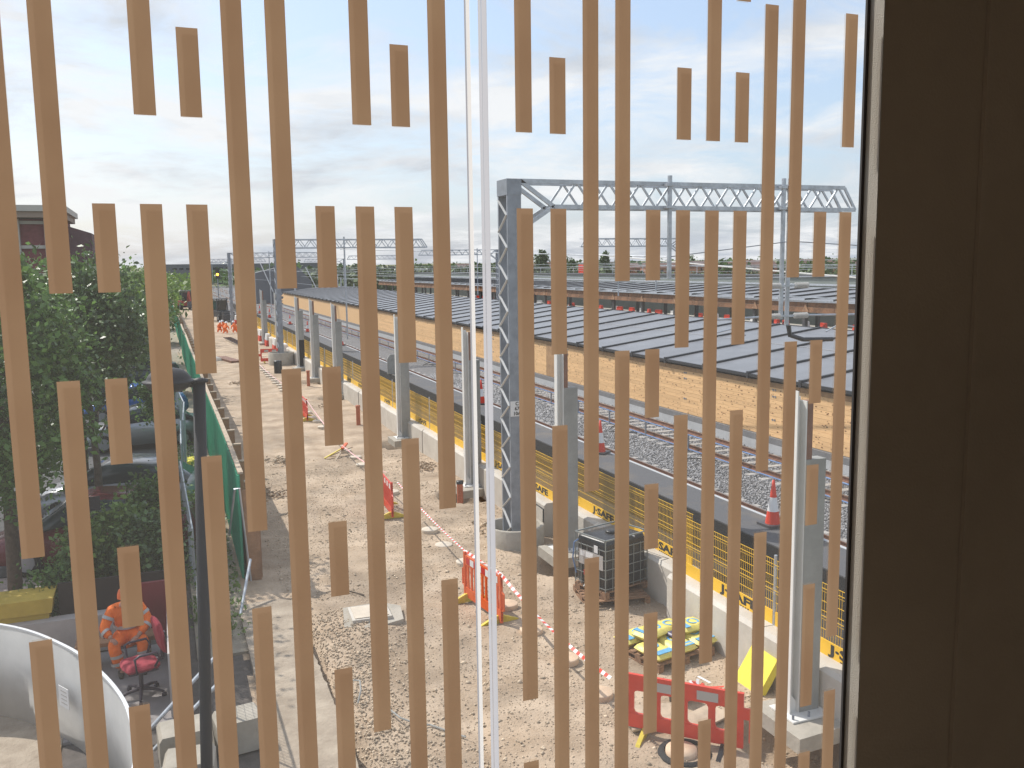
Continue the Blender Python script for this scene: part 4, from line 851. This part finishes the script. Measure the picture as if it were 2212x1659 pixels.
# low wall/bench, planter, burgundy boards
tag(MB().box(-3.4, -1.0, 16.0, 16.25, 0, .62).build('low_wall', m_dustwall), 'low pale rendered wall behind the curved grey panel', 'wall')
t = thing('bench', 'rough timber plank bench the seated worker sits on', 'bench', (-.85, 15.35, 0)); MB().box(-.75, .45, -.18, .18, .38, .44).build('seat', m_woodbr, t)
for x in (-.6, .3): MB().box(x-.05, x+.05, -.15, .15, 0, .38).build('leg', m_pallet, t)
t = thing('yellow_planter', 'mustard yellow tapered planter tub beside the tree trunk', 'planter', (-2.5, 16.45, 0)); MB().hexa([(-.42, -.2, 0), (.38, -.2, 0), (.38, .2, 0), (-.42, .2, 0), (-.5, -.27, .72), (.46, -.27, .72), (.46, .27, .72), (-.5, .27, .72)]).build('tub', m_ystore, t); MB().hexa([(-.54, -.31, .724), (.5, -.31, .724), (.5, .31, .724), (-.54, .31, .724), (-.58, -.34, .98), (.54, -.34, .98), (.54, .34, .98), (-.58, .34, .98)]).build('rim', m_ystore, t)
tag(MB().box(-.62, -.1, 15.75, 15.82, .25, 1.15).build('burgundy_board', m_burg), 'burgundy board standing behind the seated worker on the right', 'board'); tag(MB().box(-1.9, -.05, 16.3, 16.36, 0, 1.15).build('dark_screen', mat('dark_brown_screen', (.025, .016, .013), .8, var=.3, scale=3)), 'dark brown screen behind the seated worker', 'screen')
tag(MB().box(-.22, -.16, 13.1, 15.6, 0, .95).build('pale_partition', m_dustwall), 'pale low partition right of the red office chair', 'partition')
tag(MB().box(-1.6, -.2, 12.9, 15.9, -.03, .012).build('smoking_area_floor', mat('grey_concrete_floor', (.24, .22, .215), .9, var=.15, scale=2)), kind='structure')
t = thing('notice_post', 'dark post carrying small white notices among the shrubs', 'sign', (-1.62, 16.9, 0)); MB().box(-.05, .05, -.05, .05, 0, 2.4).build('post', m_lamp, t); MB().box(-.02, .42, -.07, -.055, 2.2, 2.45).build('hood', m_lamp, t)
b_ = MB().box(-.12, .22, -.075, -.06, 1.35, 1.9).build('board', m_lamp, t)
for z in (1.42, 1.6, 1.76): MB().box(-.09, .07, -.08, -.076, z, z+.11).build('white_notice', m_whp, b_)
# seated person, about 1.25 m tall seated, facing the camera
P_ = thing('person', 'worker in orange hi-vis with grey bands sitting hunched on the bench holding a cigarette', 'person', (-.84, 15.25, 0), R(6))
B = [(0, 0, .52, .13), (0, -.06, .78, .14), (0, -.16, 1.0, .13), (0, -.24, 1.12, .055), (0, -.31, 1.22, .09), (0, -.32, 1.30, .075),
     (-.12, -.2, .54, .085), (-.22, -.45, .53, .065), (-.17, -.42, .28, .055), (-.13, -.38, .09, .045), (-.14, -.50, .04, .035),
     (.12, -.2, .54, .085), (.20, -.43, .53, .065), (.19, -.42, .28, .055), (.18, -.40, .09, .045), (.19, -.52, .04, .035),
     (-.2, -.17, 1.0, .06), (-.33, -.24, .74, .05), (-.24, -.42, .63, .033), (.2, -.17, 1.0, .06), (.31, -.24, .76, .05), (.13, -.44, .60, .033)]
BE = [(0, 1), (1, 2), (2, 3), (3, 4), (4, 5), (0, 6), (6, 7), (7, 8), (8, 9), (9, 10), (0, 11), (11, 12), (12, 13), (13, 14), (14, 15), (2, 16), (16, 17), (17, 18), (2, 19), (19, 20), (20, 21)]
body = skin('body', B, BE, m_skin, P_)
skin('jacket', [(0, 0, .50, .17), (0, -.06, .78, .18), (0, -.15, .98, .165), (0, -.22, 1.08, .09), (-.21, -.16, .99, .095), (-.345, -.24, .74, .083), (-.26, -.39, .655, .06), (.21, -.16, .99, .095), (.325, -.24, .76, .083), (.17, -.40, .635, .06)], [(0, 1), (1, 2), (2, 3), (2, 4), (4, 5), (5, 6), (2, 7), (7, 8), (8, 9)], m_hiv, P_)
skin('trousers', [(0, 0, .50, .165), (-.12, -.2, .54, .12), (-.225, -.45, .53, .10), (-.18, -.43, .28, .092), (-.14, -.39, .13, .088), (.12, -.2, .54, .12), (.205, -.43, .53, .10), (.195, -.43, .28, .092), (.18, -.41, .13, .088)], [(0, 1), (1, 2), (2, 3), (3, 4), (0, 5), (5, 6), (6, 7), (7, 8)], m_hiv, P_)
skin('boot', [(-.14, -.38, .10, .06), (-.14, -.42, .045, .05), (-.15, -.58, .035, .04)], [(0, 1), (1, 2)], m_boot, P_, 2); skin('boot', [(.18, -.40, .10, .06), (.18, -.44, .045, .05), (.19, -.60, .035, .04)], [(0, 1), (1, 2)], m_boot, P_, 2)
MB().lathe([(.12, -.04), (.115, .03), (.095, .09), (.05, .125), (0, .13)], (0, -.32, 1.27), 20).build('orange_hat', m_hath, P_, True)
fc = MB().tube([(0, -.395, 1.235), (0, -.425, 1.215)], [.012, .018], 8)
for sx_ in (-.035, .035): fc.tube([(sx_, -.39, 1.26), (sx_, -.40, 1.26)], .011, 8)
fc.tube([(-.025, -.395, 1.175), (.025, -.395, 1.175)], .006, 6); fc.build('face', m_skin, P_)
def band(p, q, r, w=.05):
    p, q = Vector(p), Vector(q); d_ = (q-p).normalized()*w/2; c_ = (p+q)/2; MB().tube([c_-d_, c_+d_], r, 20, False).build('reflective_band', m_ref, P_, True)
band((-.235, -.18, .94), (-.285, -.205, .855), .093); band((-.325, -.30, .71), (-.30, -.33, .69), .083); band((.23, -.18, .93), (.28, -.205, .85), .093); band((.29, -.28, .72), (.26, -.31, .70), .083)
for x_, y_ in ((-.187, -.435), (.198, -.43)):
    for z in (.36, .24): band((x_, y_, z+.03), (x_+.01, y_, z-.03), .100)
MB().lathe([(.192, -.03), (.192, .03)], (0, -.04, .70), 24).build('waist_band', m_ref, P_)
def hand(w, dirv, side, curl=.5):
    w, dirv = Vector(w), Vector(dirv).normalized(); s_ = dirv.cross(Vector((0, 0, 1))).normalized()*side; dn = dirv.cross(s_).normalized()
    if dn.z > 0: dn = -dn
    J = [tuple(w)+(.026,), tuple(w+dirv*.07)+((.040, .022),)]; E = [(0, 1)]
    for k, (o_, ln) in enumerate(((-.03, .068), (-.01, .078), (.011, .072), (.030, .056))):
        b0 = w+dirv*.075+s_*o_; b1 = b0+dirv*ln*.5+dn*ln*.2*curl; b2 = b1+dirv*ln*.35+dn*ln*.5*curl; n0 = len(J)
        J += [tuple(b0)+(.010,), tuple(b1)+(.009,), tuple(b2)+(.008,)]; E += [(1, n0), (n0, n0+1), (n0+1, n0+2)]
    b0 = w+dirv*.03-s_*.035; b1 = b0+dirv*.04-s_*.02; n0 = len(J); J += [tuple(b0)+(.011,), tuple(b1)+(.009,)]; E += [(0, n0), (n0, n0+1)]
    skin('hand', J, E, m_skin, P_, 1)
hand((-.24, -.42, .632), (.35, -.65, -.25), -1); hand((.14, -.43, .61), (-.75, -.5, -.15), 1)
cg = MB().tube([(.03, -.50, .575), (.0, -.56, .545)], .005, 6).build('cigarette', m_whp, P_)
# office chair
ch = thing('office_chair', 'red swivel office chair with black arms on a five star base', 'chair', (-.62, 13.95, 0), R(104)); ch.scale = (1.1, 1.1, 1.1)
MB().lathe([(.03, .1), (.03, .42)], n=12).build('gas_post', m_plumb, ch)
for k in range(5):
    a_ = R(72*k+20); e = (math.cos(a_)*.30, math.sin(a_)*.30); MB().tube([(0, 0, .13), (e[0]*.6, e[1]*.6, .11), (e[0], e[1], .075)], [.03, .022, .016], 8).build('base_leg', m_plumb, ch)
    c_ = MB().lathe([(0, -.02), (.03, -.02), (.03, .02), (0, .02)], n=12).build('castor', m_plumb, ch, True, (e[0], e[1], .032)); c_.rotation_euler = (R(90), 0, a_)
se = []; nx = 14
def cushion(w, d, h, name, loc, rx=0):
    mb = MB(); vs = []; 
    for s_ in (1, -1):
        for j in range(nx+1):
            for i in range(nx+1):
                u, v_ = i/nx*2-1, j/nx*2-1; uu, vv = u*math.sqrt(1-v_*v_/2), v_*math.sqrt(1-u*u/2); uu, vv = u*.55+uu*.45, v_*.55+vv*.45; e = (1-max(abs(u), abs(v_))**6); vs.append((uu*w/2, vv*d/2, s_*h/2*e**.5))
    nn = (nx+1)**2; fs = []
    for s_ in (0, 1):
        for j in range(nx):
            for i in range(nx):
                q = (s_*nn+j*(nx+1)+i, s_*nn+j*(nx+1)+i+1, s_*nn+(j+1)*(nx+1)+i+1, s_*nn+(j+1)*(nx+1)+i); fs.append(q if s_ == 0 else q[::-1])
    mb.add(vs, fs); o = mb.build(name, m_seat, ch, True, loc); o.rotation_euler = (rx, 0, 0); return o
cushion(.50, .48, .10, 'seat', (0, 0, .47)); MB().box(-.2, .2, -.19, .19, .405, .43).build('seat_pan', m_plumb, ch); cushion(.44, .50, .08, 'backrest', (0, -.27, .82), R(80)); MB().bar((0, -.1, .42), (0, -.29, .5), .06).bar((0, -.29, .5), (0, -.32, .85), .05).build('back_stem', m_plumb, ch)
for sx_ in (-1, 1): MB().tube([(sx_*.2, .1, .42), (sx_*.28, .1, .45), (sx_*.29, .12, .66), (sx_*.28, .06, .69), (sx_*.28, -.16, .69), (sx_*.27, -.2, .6), (sx_*.2, -.12, .43)], .018, 8).build('armrest', m_plumb, ch, True)

# ---------------------------------------------------------------- vegetation
def tree(x, y, h, rad, lab, nc, per, sz, m=m_leaf, seed=1, trunk=.12, cr=.32, grp='trees along the car park'):
    t = thing('broadleaf_tree', lab, 'tree', (x, y, 0), 0, grp); zc_ = h-rad[2]*1.0
    MB().tube([(0, 0, -.1), (.03, 0, h*.25), (-.04, .05, h*.5), (.05, 0, h*.8)], [trunk, trunk*.85, trunk*.6, trunk*.2], 10).build('trunk', m_bark, t, True)
    lb_ = MB(); r = random.Random(seed)
    for k in range(9):
        a_ = r.random()*6.28; z0 = h*(.3+.4*r.random()); lb_.tube([(0, 0, z0), (math.cos(a_)*rad[0]*.4, math.sin(a_)*rad[1]*.4, z0+.4), (math.cos(a_)*rad[0]*.75, math.sin(a_)*rad[1]*.75, z0+.9)], [trunk*.4, trunk*.25, trunk*.08], 6)
    lb_.build('limbs', m_bark, t)
    leaves('crown', m, clumps((0, 0, zc_), rad, nc, per, cr, seed), sz, t); return t
tree(-3.03, 19.6, 6.75, (1.65, 2.2, 2.5), 'nearest big leafy tree with a bare brown trunk at the left', 170, 110, .062, m_leaf, 3, .14)
tree(-1.7, 23.5, 6.3, (1.25, 1.8, 1.5), 'dense leafy tree right of the nearest trunk overhanging the cars', 110, 90, .065, m_leafd, 4, .1)
tree(-4.4, 25, 6.9, (2.0, 2.0, 3.0), 'dark leafy tree at the far left edge below the brick building', 110, 80, .075, m_leafd, 5)
tree(-2.5, 30, 6.35, (1.5, 2.0, 1.8), 'leafy tree behind the first two with its top against the sky', 120, 70, .08, m_leaf, 6)
tree(-1.9, 38, 6.2, (1.6, 2.4, 1.7), 'paler leafy tree fifth in the row by the car park', 110, 60, .095, m_leafl, 7)
tree(-1.8, 50, 6.1, (2.1, 3, 2.2), 'pale leafy tree sixth in the row by the car park', 110, 50, .12, m_leafl, 8)
for i, (x, y) in enumerate(((-2.2, 66), (-1.0, 84), (-2.4, 105), (-1.5, 130))): tree(x, y, 5.9+.15*i, (2.3, 3.5, 2.6), ['rounded pale tree behind the row near the hoarding', 'rounded tree farther behind the row near the hoarding', 'distant rounded tree above the hoarding', 'farthest rounded tree above the hoarding'][i], 90, 36, .16, m_leafl, 20+i, cr=.5)
def shrub(x, y, z, rad, lab, nc, per, sz, m, seed, cr=.16):
    t = thing('shrub', lab, 'shrub', (x, y, 0)); MB().tube([(0, 0, -.05), (.05, 0, z*.7)], [.03, .012], 6).build('stem', m_bark, t); leaves('foliage', m, clumps((0, 0, z), rad, nc, per, cr, seed), sz, t)
shrub(-1.2, 17.6, 1.2, (.7, .6, .9), 'bright green shrub behind the seated worker', 90, 60, .05, m_leafl, 31); shrub(-1.95, 17.0, .75, (.45, .4, .55), 'leafy shrub between the planter and the seated worker', 60, 50, .045, m_leaf, 32); shrub(-3.3, 16.6, .9, (.3, .3, .45), 'small leafy shrub left of the tree trunk', 30, 40, .045, m_leaf, 33)
shrub(-.55, 17.3, 1.1, (.6, .5, .9), 'dark shrub behind the burgundy board', 70, 55, .05, m_leafd, 34); shrub(-.45, 20.6, 1.0, (.4, .5, .75), 'green shrub under the tall tree beside the sagging fence', 70, 50, .055, m_leaf, 35); shrub(-.35, 30.5, 2.3, (.4, .5, .75), 'small round shrub beside the silver car', 50, 45, .06, m_leaf, 36); shrub(.45, 22.5, .5, (.35, .8, .5), 'yellow green weeds growing through the wire fence', 50, 30, .045, m_leafl, 37)
leaves('weeds', m_leafl, np.stack([rng.uniform(.15, 1.1, 2600), rng.uniform(15.5, 40, 2600), rng.uniform(0, .22, 2600)], 1), .05, None, True)['label'] = 'sparse weeds on the rough strip beside the hoarding'
tag(bpy.data.objects['weeds'], cat='weeds')
tag(MB().box(.2, 1.15, 15, 120, -.05, .012).build('verge', mat('verge_soil', (.25, .21, .16), .95, scale=2, col2=(.34, .30, .23), bump=.8)), kind='structure')
tag(MB().box(.45, .95, 30.6, 31.4, .05, .16).build('yellow_tray', m_yelplate), 'yellow plastic tray on the verge by the wire fence', 'tray')
# ---------------------------------------------------------------- cars
def car(x, y, rz, lab, m):
    t = thing('parked_car', lab, 'car', (x, y, 0), rz, 'cars parked behind the tree')
    secs = [(-2.1, .45, .75, .60), (-1.95, .3, .95, .78), (-1.5, .22, 1.0, .84), (0, .2, .98, .87), (1.3, .22, .88, .85), (1.9, .28, .72, .78), (2.12, .4, .6, .6)]
    vs = []
    for y_, z0, z1, w in secs: vs += [(-w, y_, z0), (-w, y_, z1*.75), (-w*.88, y_, z1), (w*.88, y_, z1), (w, y_, z1*.75), (w, y_, z0)]
    fs = [(i*6+k, i*6+(k+1) % 6, i*6+6+(k+1) % 6, i*6+6+k) for i in range(6) for k in range(6)]+[tuple(range(6))[::-1], tuple(range(36, 42))]
    MB().add(vs, fs).build('body', m, t, True)
    cab = [(-1.75, .96, .72, .97), (-1.1, 1.0, .62, 1.40), (.0, 1.0, .62, 1.47), (.55, 1.0, .64, 1.36), (1.2, .9, .74, .92)]; vs = []
    for y_, z0, w, z1 in cab: vs += [(-w*1.15, y_, z0-.02), (-w, y_, z1), (w, y_, z1), (w*1.15, y_, z0-.02)]
    MB().add(vs, [(i*4+k, i*4+(k+1) % 4, i*4+4+(k+1) % 4, i*4+4+k) for i in range(4) for k in range(4)]).build('windows', m_winglass, t, True)
    MB().hexa([(-.6, -1.1, 1.40), (.6, -1.1, 1.40), (.6, .45, 1.38), (-.6, .45, 1.38), (-.58, -1.05, 1.44), (.58, -1.05, 1.44), (.58, .0, 1.50), (-.58, .0, 1.50)]).build('roof', m, t, True)
    for sx_ in (-.82, .82):
        for yy in (-1.3, 1.3): w = MB().lathe([(0, -.1), (.3, -.1), (.32, 0), (.3, .1), (0, .1)], n=20).build('wheel', m_tyre, t, True, (sx_, yy, .32)); w.rotation_euler = (0, R(90), 0); MB().lathe([(0, .105), (.2, .105), (.2, -.105), (0, -.105)], n=10).build('rim', m_carg, w)
for sx in (((-.95, 35.0, 95, 'silver car parked behind the shrub with its roof arching over', m_carg), (-1.25, 25.2, 80, 'grey car nearest to us half hidden under the foliage', m_carg), (-1.3, 41.5, 92, 'dark blue car behind the silver one', m_carb), (-1.3, 48, 90, 'black car beyond the blue one with a glossy roof', m_card), (-1.4, 56, 92, 'farthest dark car under the trees', m_card), (-1.6, 21.4, 85, 'maroon car in deep shade behind the bright shrub', m_carm))): car(sx[0], sx[1], R(sx[2]), sx[3], sx[4])

# ================================================================== left brick building
bb = thing('brick_building', 'maroon brick building with a cream frame and a wide flat cream roof', 'building', (-7.2, 70, 0), R(0))
MB().box(-7, 1.0, .3, 8, 0, 9.9).build('wall', m_brick, bb); MB().prism([(1.0, 0), (2.9, 0), (2.9, 8.95), (1.4, 9.45), (1.0, 9.45)], .6, 9).build('side_wing', m_brickd, bb)
MB().box(-7.5, 1.5, -1.2, 9, 10.35, 10.75).build('roof', m_cream, bb); MB().box(-7.3, 1.3, -1.0, 8.8, 9.95, 10.347).build('soffit', m_tan, bb)
for z in (9.55, 7.9, 6.0, 4.0, 2.0): MB().box(-7, 1.05, .1, .298, z, z+.22).build('cream_beam', m_cream, bb)
for x in (-6.2, -4.0, -1.85, .0): MB().box(x, x+.35, -.05, .297, 0, 9.9).build('cream_pillar', m_cream, bb)
MB().box(-2.6, -2.1, -.3, -.06, 0, 8.5).build('downpipe', m_coping, bb)
# ================================================================== horizon
def hz(x, y): return -.8+max(0, (y-260)/900)*8*(.6+.5*noise.noise((x*.004, y*.004, 0)))
grid('far_hills', m_ground, -1500, 2600, 60, 0, 0, list(np.linspace(265, 2600, 30)), hz)
def scrub(name, lab, xa, xb, ya, yb, n_, h, s_, m, sd_):
    r = np.random.default_rng(sd_); nc = n_//40; cx = r.uniform(xa, xb, nc); cy_ = r.uniform(ya, yb, nc); hh = h*r.uniform(.45, 1, nc)
    p = np.stack([cx, cy_, hh*.55], 1)[:, None, :]+r.normal(size=(nc, 40, 3))*np.array([h*.4, h*.4, h*.22]); p = p.reshape(-1, 3); p[:, 2] = np.clip(p[:, 2], .05, None)
    tag(leaves(name, m, p, s_, None, True, .8), lab, 'bushes')
scrub('bushes', 'belt of green scrub beyond the grey building', 64, 150, 75, 240, 30000, 4.2, .35, m_leaff, 41)
scrub('bushes', 'belt of scrub and low trees beyond the gantries', 42, 120, 215, 330, 26000, 6.0, .55, m_leaff, 42)
scrub('bushes', 'distant line of trees on the horizon', 20, 420, 330, 520, 30000, 7.5, 1.0, m_leafd, 43)
scrub('bushes', 'low trees beside the far bridge on the left', -14, 4, 170, 380, 12000, 5.5, .5, m_leafl, 44)
for i, (x, y, h, w) in enumerate(((106, 250, 10.9, 1.7), (127, 250, 10.3, 1.3), (116, 250, 7.6, 1.1), (300, 480, 11.5, 4.5), (150, 330, 9.4, 3.5))):
    t = thing('poplar_tree' if i < 2 else 'broadleaf_tree', ['tall dark columnar tree on the horizon right of the lattice mast', 'second dark columnar tree, split at the top, further right', 'small round tree between the two columnar trees', 'dark round tree on the right horizon above the houses', 'dark round tree left of the far houses'][i], 'tree', (x, y, 0), 0); MB().tube([(0, 0, 0), (0, 0, h*.7)], [.3, .08], 8).build('trunk', m_bark, t)
    leaves('crown', m_leafd, clumps((0, 0, h*.62), (w, w, h*.36), 60, 30, .4, 50+i), .35, t)
G = 'brick houses along the right horizon'; r = random.Random(5)
for i in range(26):
    a_ = (i-2)*13+r.uniform(-3, 3); x, y = 150+a_*1.0, 340+r.uniform(-20, 60); w, d_, h = r.uniform(9, 14), 8, r.uniform(4.6, 5.6)
    t = thing('house', 'small brown brick house with a pitched roof on the right horizon', 'house', (x, y, 1.2), R(r.uniform(-25, 25)), G)
    MB().box(-w/2, w/2, -d_/2, d_/2, -2, h*.72).build('wall', m_housebr, t); MB().prism([(-d_/2-.3, h*.72), (d_/2+.3, h*.72), (0, h*1.12)], -w/2-.2, w/2+.2, 'x').build('roof', m_houseroof, t)
    for k in range(3): MB().box(-w/3+k*w/3-.6, -w/3+k*w/3+.6, -d_/2-.05, -d_/2-.003, h*.35, h*.55).build('window', m_glassd, t)
t = thing('office_block', 'low cream block with a row of windows behind the bushes', 'building', (127, 262, 0), R(-20)); MB().box(-9, 9, -3, 3, 0, 6.9).build('wall', m_cream, t)
for k in range(7): MB().box(-8+k*2.3, -6.6+k*2.3, -3.06, -3.003, 5.2, 6.2).build('window', m_glassd, t)
t = thing('red_rail_container', 'red slatted frame standing on the skyline right of the mast', 'red frame', (55.5, 115, 5.0)); MB().box(-.1, .1, -2.4, 2.4, .1, .25).box(-.1, .1, -2.4, 2.4, 1.1, 1.3).build('rail', m_red, t)
for k in range(13): MB().box(-.08, .08, -2.35+k*.38, -2.13+k*.38, .25, 1.1).build('slat', m_red, t)

# ================================================================== window and room (own frame, turned 1.25 degrees)
wr = R(1.25)
def wmat():
    return Matrix.Rotation(wr, 4, 'Z')
def inroom(o): o.rotation_euler = (0, 0, wr); return o
def filmmat():
    m = bpy.data.materials.new('frosted_film'); m.use_nodes = True; t = m.node_tree; n = t.nodes; l = t.links.new; b = n['Principled BSDF']
    b.inputs['Base Color'].default_value = (.27, .165, .09, 1); b.inputs['Roughness'].default_value = .7; b.inputs['Specular IOR Level'].default_value = .25
    tr = n.new('ShaderNodeBsdfTranslucent'); tr.inputs[0].default_value = (.315, .205, .128, 1); ms = n.new('ShaderNodeMixShader'); ms.inputs[0].default_value = .72
    q = n.new('ShaderNodeTexNoise'); q.inputs['Scale'].default_value = 5; q.inputs['Detail'].default_value = 9; g = n.new('ShaderNodeTexCoord'); l(g.outputs['Object'], q.inputs[0]); r = n.new('ShaderNodeValToRGB'); e = r.color_ramp.elements
    e[0].position = .35; e[1].position = .65; e[0].color = (.295, .188, .116, 1); e[1].color = (.335, .222, .138, 1); l(q.outputs[0], r.inputs[0]); l(r.outputs[0], tr.inputs[0])
    l(b.outputs[0], ms.inputs[1]); l(tr.outputs[0], ms.inputs[2]); l(ms.outputs[0], n['Material Output'].inputs[0]); return m
def glassmat():
    m = bpy.data.materials.new('window_glass'); m.use_nodes = True; t = m.node_tree; n = t.nodes; l = t.links.new; n.remove(n['Principled BSDF'])
    tp_ = n.new('ShaderNodeBsdfTransparent'); tp_.inputs[0].default_value = (.97, .975, .98, 1); gl = n.new('ShaderNodeBsdfGlossy'); gl.inputs['Roughness'].default_value = .02
    tl = n.new('ShaderNodeBsdfTranslucent'); tl.inputs[0].default_value = (.9, .88, .85, 1)
    m1 = n.new('ShaderNodeMixShader'); m1.inputs[0].default_value = .03; m2 = n.new('ShaderNodeMixShader'); m2.inputs[0].default_value = .034
    l(tp_.outputs[0], m1.inputs[1]); l(gl.outputs[0], m1.inputs[2]); l(m1.outputs[0], m2.inputs[1]); l(tl.outputs[0], m2.inputs[2]); l(m2.outputs[0], n['Material Output'].inputs[0]); return m
m_film = filmmat(); m_glass = glassmat()
def outerfilm():
    m = bpy.data.materials.new('outer_film'); m.use_nodes = True; t = m.node_tree; n = t.nodes; l = t.links.new; n.remove(n['Principled BSDF'])
    a = n.new('ShaderNodeBsdfTransparent'); a.inputs[0].default_value = (.93, .91, .88, 1); b = n.new('ShaderNodeBsdfTranslucent'); b.inputs[0].default_value = (.40, .26, .15, 1); x = n.new('ShaderNodeMixShader'); x.inputs[0].default_value = .10
    l(a.outputs[0], x.inputs[1]); l(b.outputs[0], x.inputs[2]); l(x.outputs[0], n['Material Output'].inputs[0]); return m
m_film2 = outerfilm()
def strip(x, zb, zt):
    y = D+.003; MB().add([(x-.0168, y, zb), (x+.0168, y, zb), (x+.0168, y, zt), (x-.0168, y, zt)], [(0, 1, 2, 3)]).build('frosted_strip', m_film, wl).select_set(False)
    y = D+.0115; MB().add([(x-.0135, y, zb), (x+.0168, y, zb), (x+.0168, y, zt), (x-.0135, y, zt)], [(0, 1, 2, 3)]).build('outer_strip_layer', m_film2, wl)
D = 1.6
wl = thing('glazed_window', 'tall glazed window in two panes that the whole scene is seen through', 'window', (0, 0, 0), wr)
for xa, xb in ((-3.0, .580), (.612, 1.52)): MB().add([(xa, D+.008, 3.6), (xb, D+.008, 3.6), (xb, D+.008, 7.9), (xa, D+.008, 7.9)], [(0, 1, 2, 3)]).build('pane', m_glass, wl)
def flatm(n_, c_):
    m = bpy.data.materials.new(n_); m.use_nodes = True; t = m.node_tree; t.nodes.remove(t.nodes['Principled BSDF']); q = t.nodes.new('ShaderNodeBsdfTranslucent'); q.inputs[0].default_value = (*c_, 1); t.links.new(q.outputs[0], t.nodes['Material Output'].inputs[0]); return m
mj = [flatm('silicone_pale', (.62, .60, .58)), flatm('silicone_grey', (.30, .30, .32)), flatm('silicone_mid', (.42, .42, .445))]
for xa, xb, q in ((.5730, .5762, 1), (.5764, .5835, 0), (.5995, .6048, 2), (.6050, .6064, 1), (.6066, .6165, 2)): MB().add([(xa, D+.004, 3.6), (xb, D+.004, 3.6), (xb, D+.004, 7.9), (xa, D+.004, 7.9)], [(0, 1, 2, 3)]).build('pane_joint', mj[q], wl)
ST = '''-2 0 5 5.22
-1 -1 5.843
-1 5.703
0 -1 6.266
0 6.126
1 6.407 6.266
1 6.126 5.984
1 5.843 5.703
1 5.562
2 -1 6.547
2 6.407
3 6.687 6.547
3 6.407 6.126
3 5.984
4 -1 5.843
4 5.703
5 -1 6.266
5 6.126
6 6.407 6.266
6 6.126 5.984
6 5.843 5.703
6 5.562
7 -1 6.547
7 6.407 5.424
8 6.687 6.547
8 6.407 6.126
8 5.984
9 -1 5.843
9 5.703
20 -1 6.547
20 6.407 5.424
20 5.290
21 6.687 6.547
21 6.407 6.126
21 5.984
22 -1 5.843
22 5.703
23 -1 6.266
23 6.126
24 6.407 6.266
24 6.126 5.984
24 5.843 5.703
24 5.562 5.290
25 6.687 6.547
25 6.407 6.126
25 5.984
26 -1 6.547
26 6.407 5.424
26 5.290
27 6.687 6.547
27 6.407 6.126
27 5.984
27 -1 6.827
28 6.827 5.843
28 5.703
29 -1 6.266
29 6.126
30 6.407 6.266
30 6.126 5.984
30 5.843 5.703
30 5.562 5.265
30 5.150
31 6.827 6.547
31 6.407 5.424
31 5.290'''
for ln in ST.split('\n')[1:]:
    p = ln.split(); k = int(p[0]); zt = float(p[1]); zb = float(p[2]) if len(p) > 2 else 3.6
    if zt < 0: zt = 7.9
    x = -.1125+.0703*k if k < 20 else .687+.0702*(k-20)
    if zt == 7.9 and k == -1: pass
    strip(x, zb, zt)
strip(-.244, 3.6, 5.42)
if 0: MB().add([(-.2608, D+.003, 3.6), (-.2272, D+.003, 3.6), (-.2272, D+.003, 5.42), (-.2608, D+.003, 5.42)], [(0, 1, 2, 3)]).build('frosted_strip', m_film, wl)
for k in range(-12, -3): strip(-.1125+.0703*k, 3.6+(k*37 % 10)*.12, 6.0+(k*53 % 10)*.18)
m_rwall = mat('dark_interior_wall', (.38, .315, .245), .8, var=.12, scale=.9, bump=.08, bscale=140); m_reveal = mat('rough_reveal', (.42, .39, .34), .8, bump=.35, bscale=330)
def room(name, mb, m, k='structure'): o = mb.build(name, m, None, rz=wr); o['kind'] = k; return o
room('interior_wall', MB().box(1.5062, 4.2, 1.557, 1.603, 3.5, 8.0), m_rwall)
room('wall_panel', MB().box(1.80, 4.2, 1.546, 1.5562, 3.5, 8.0), m_rwall); room('window_reveal', MB().box(1.5030, 1.5060, 1.5565, 1.5965, 3.6, 7.9), m_reveal)
room('window_bead', MB().box(1.4950, 1.5060, 1.597, 1.603, 3.6, 7.9), mat('dark_bead', (.05, .045, .045), .8))
room('interior_floor', MB().box(-3.1, 4.2, -2.4, 1.7, 3.3, 3.5), mat('interior_floor_grey', (.34, .30, .26), .7))
room('interior_ceiling', MB().box(-3.1, 4.2, -2.4, 1.7, 8.0, 8.2), mat('interior_ceiling_grey', (.5, .47, .42), .8))
m_bw = mat('interior_back_wall', (.40, .36, .30), .8); room('back_wall', MB().box(-3.1, 4.2, -2.5, -2.4, 3.3, 8.2), m_bw); room('side_wall', MB().box(-3.2, -3.1, -2.5, 1.7, 3.3, 8.2), m_rwall); room('far_side_wall', MB().box(4.2, 4.3, -2.5, 1.7, 3.3, 8.2), m_rwall)
for o in bpy.data.objects:
    if o.type == 'MESH' and o.data.shape_keys is None: pass
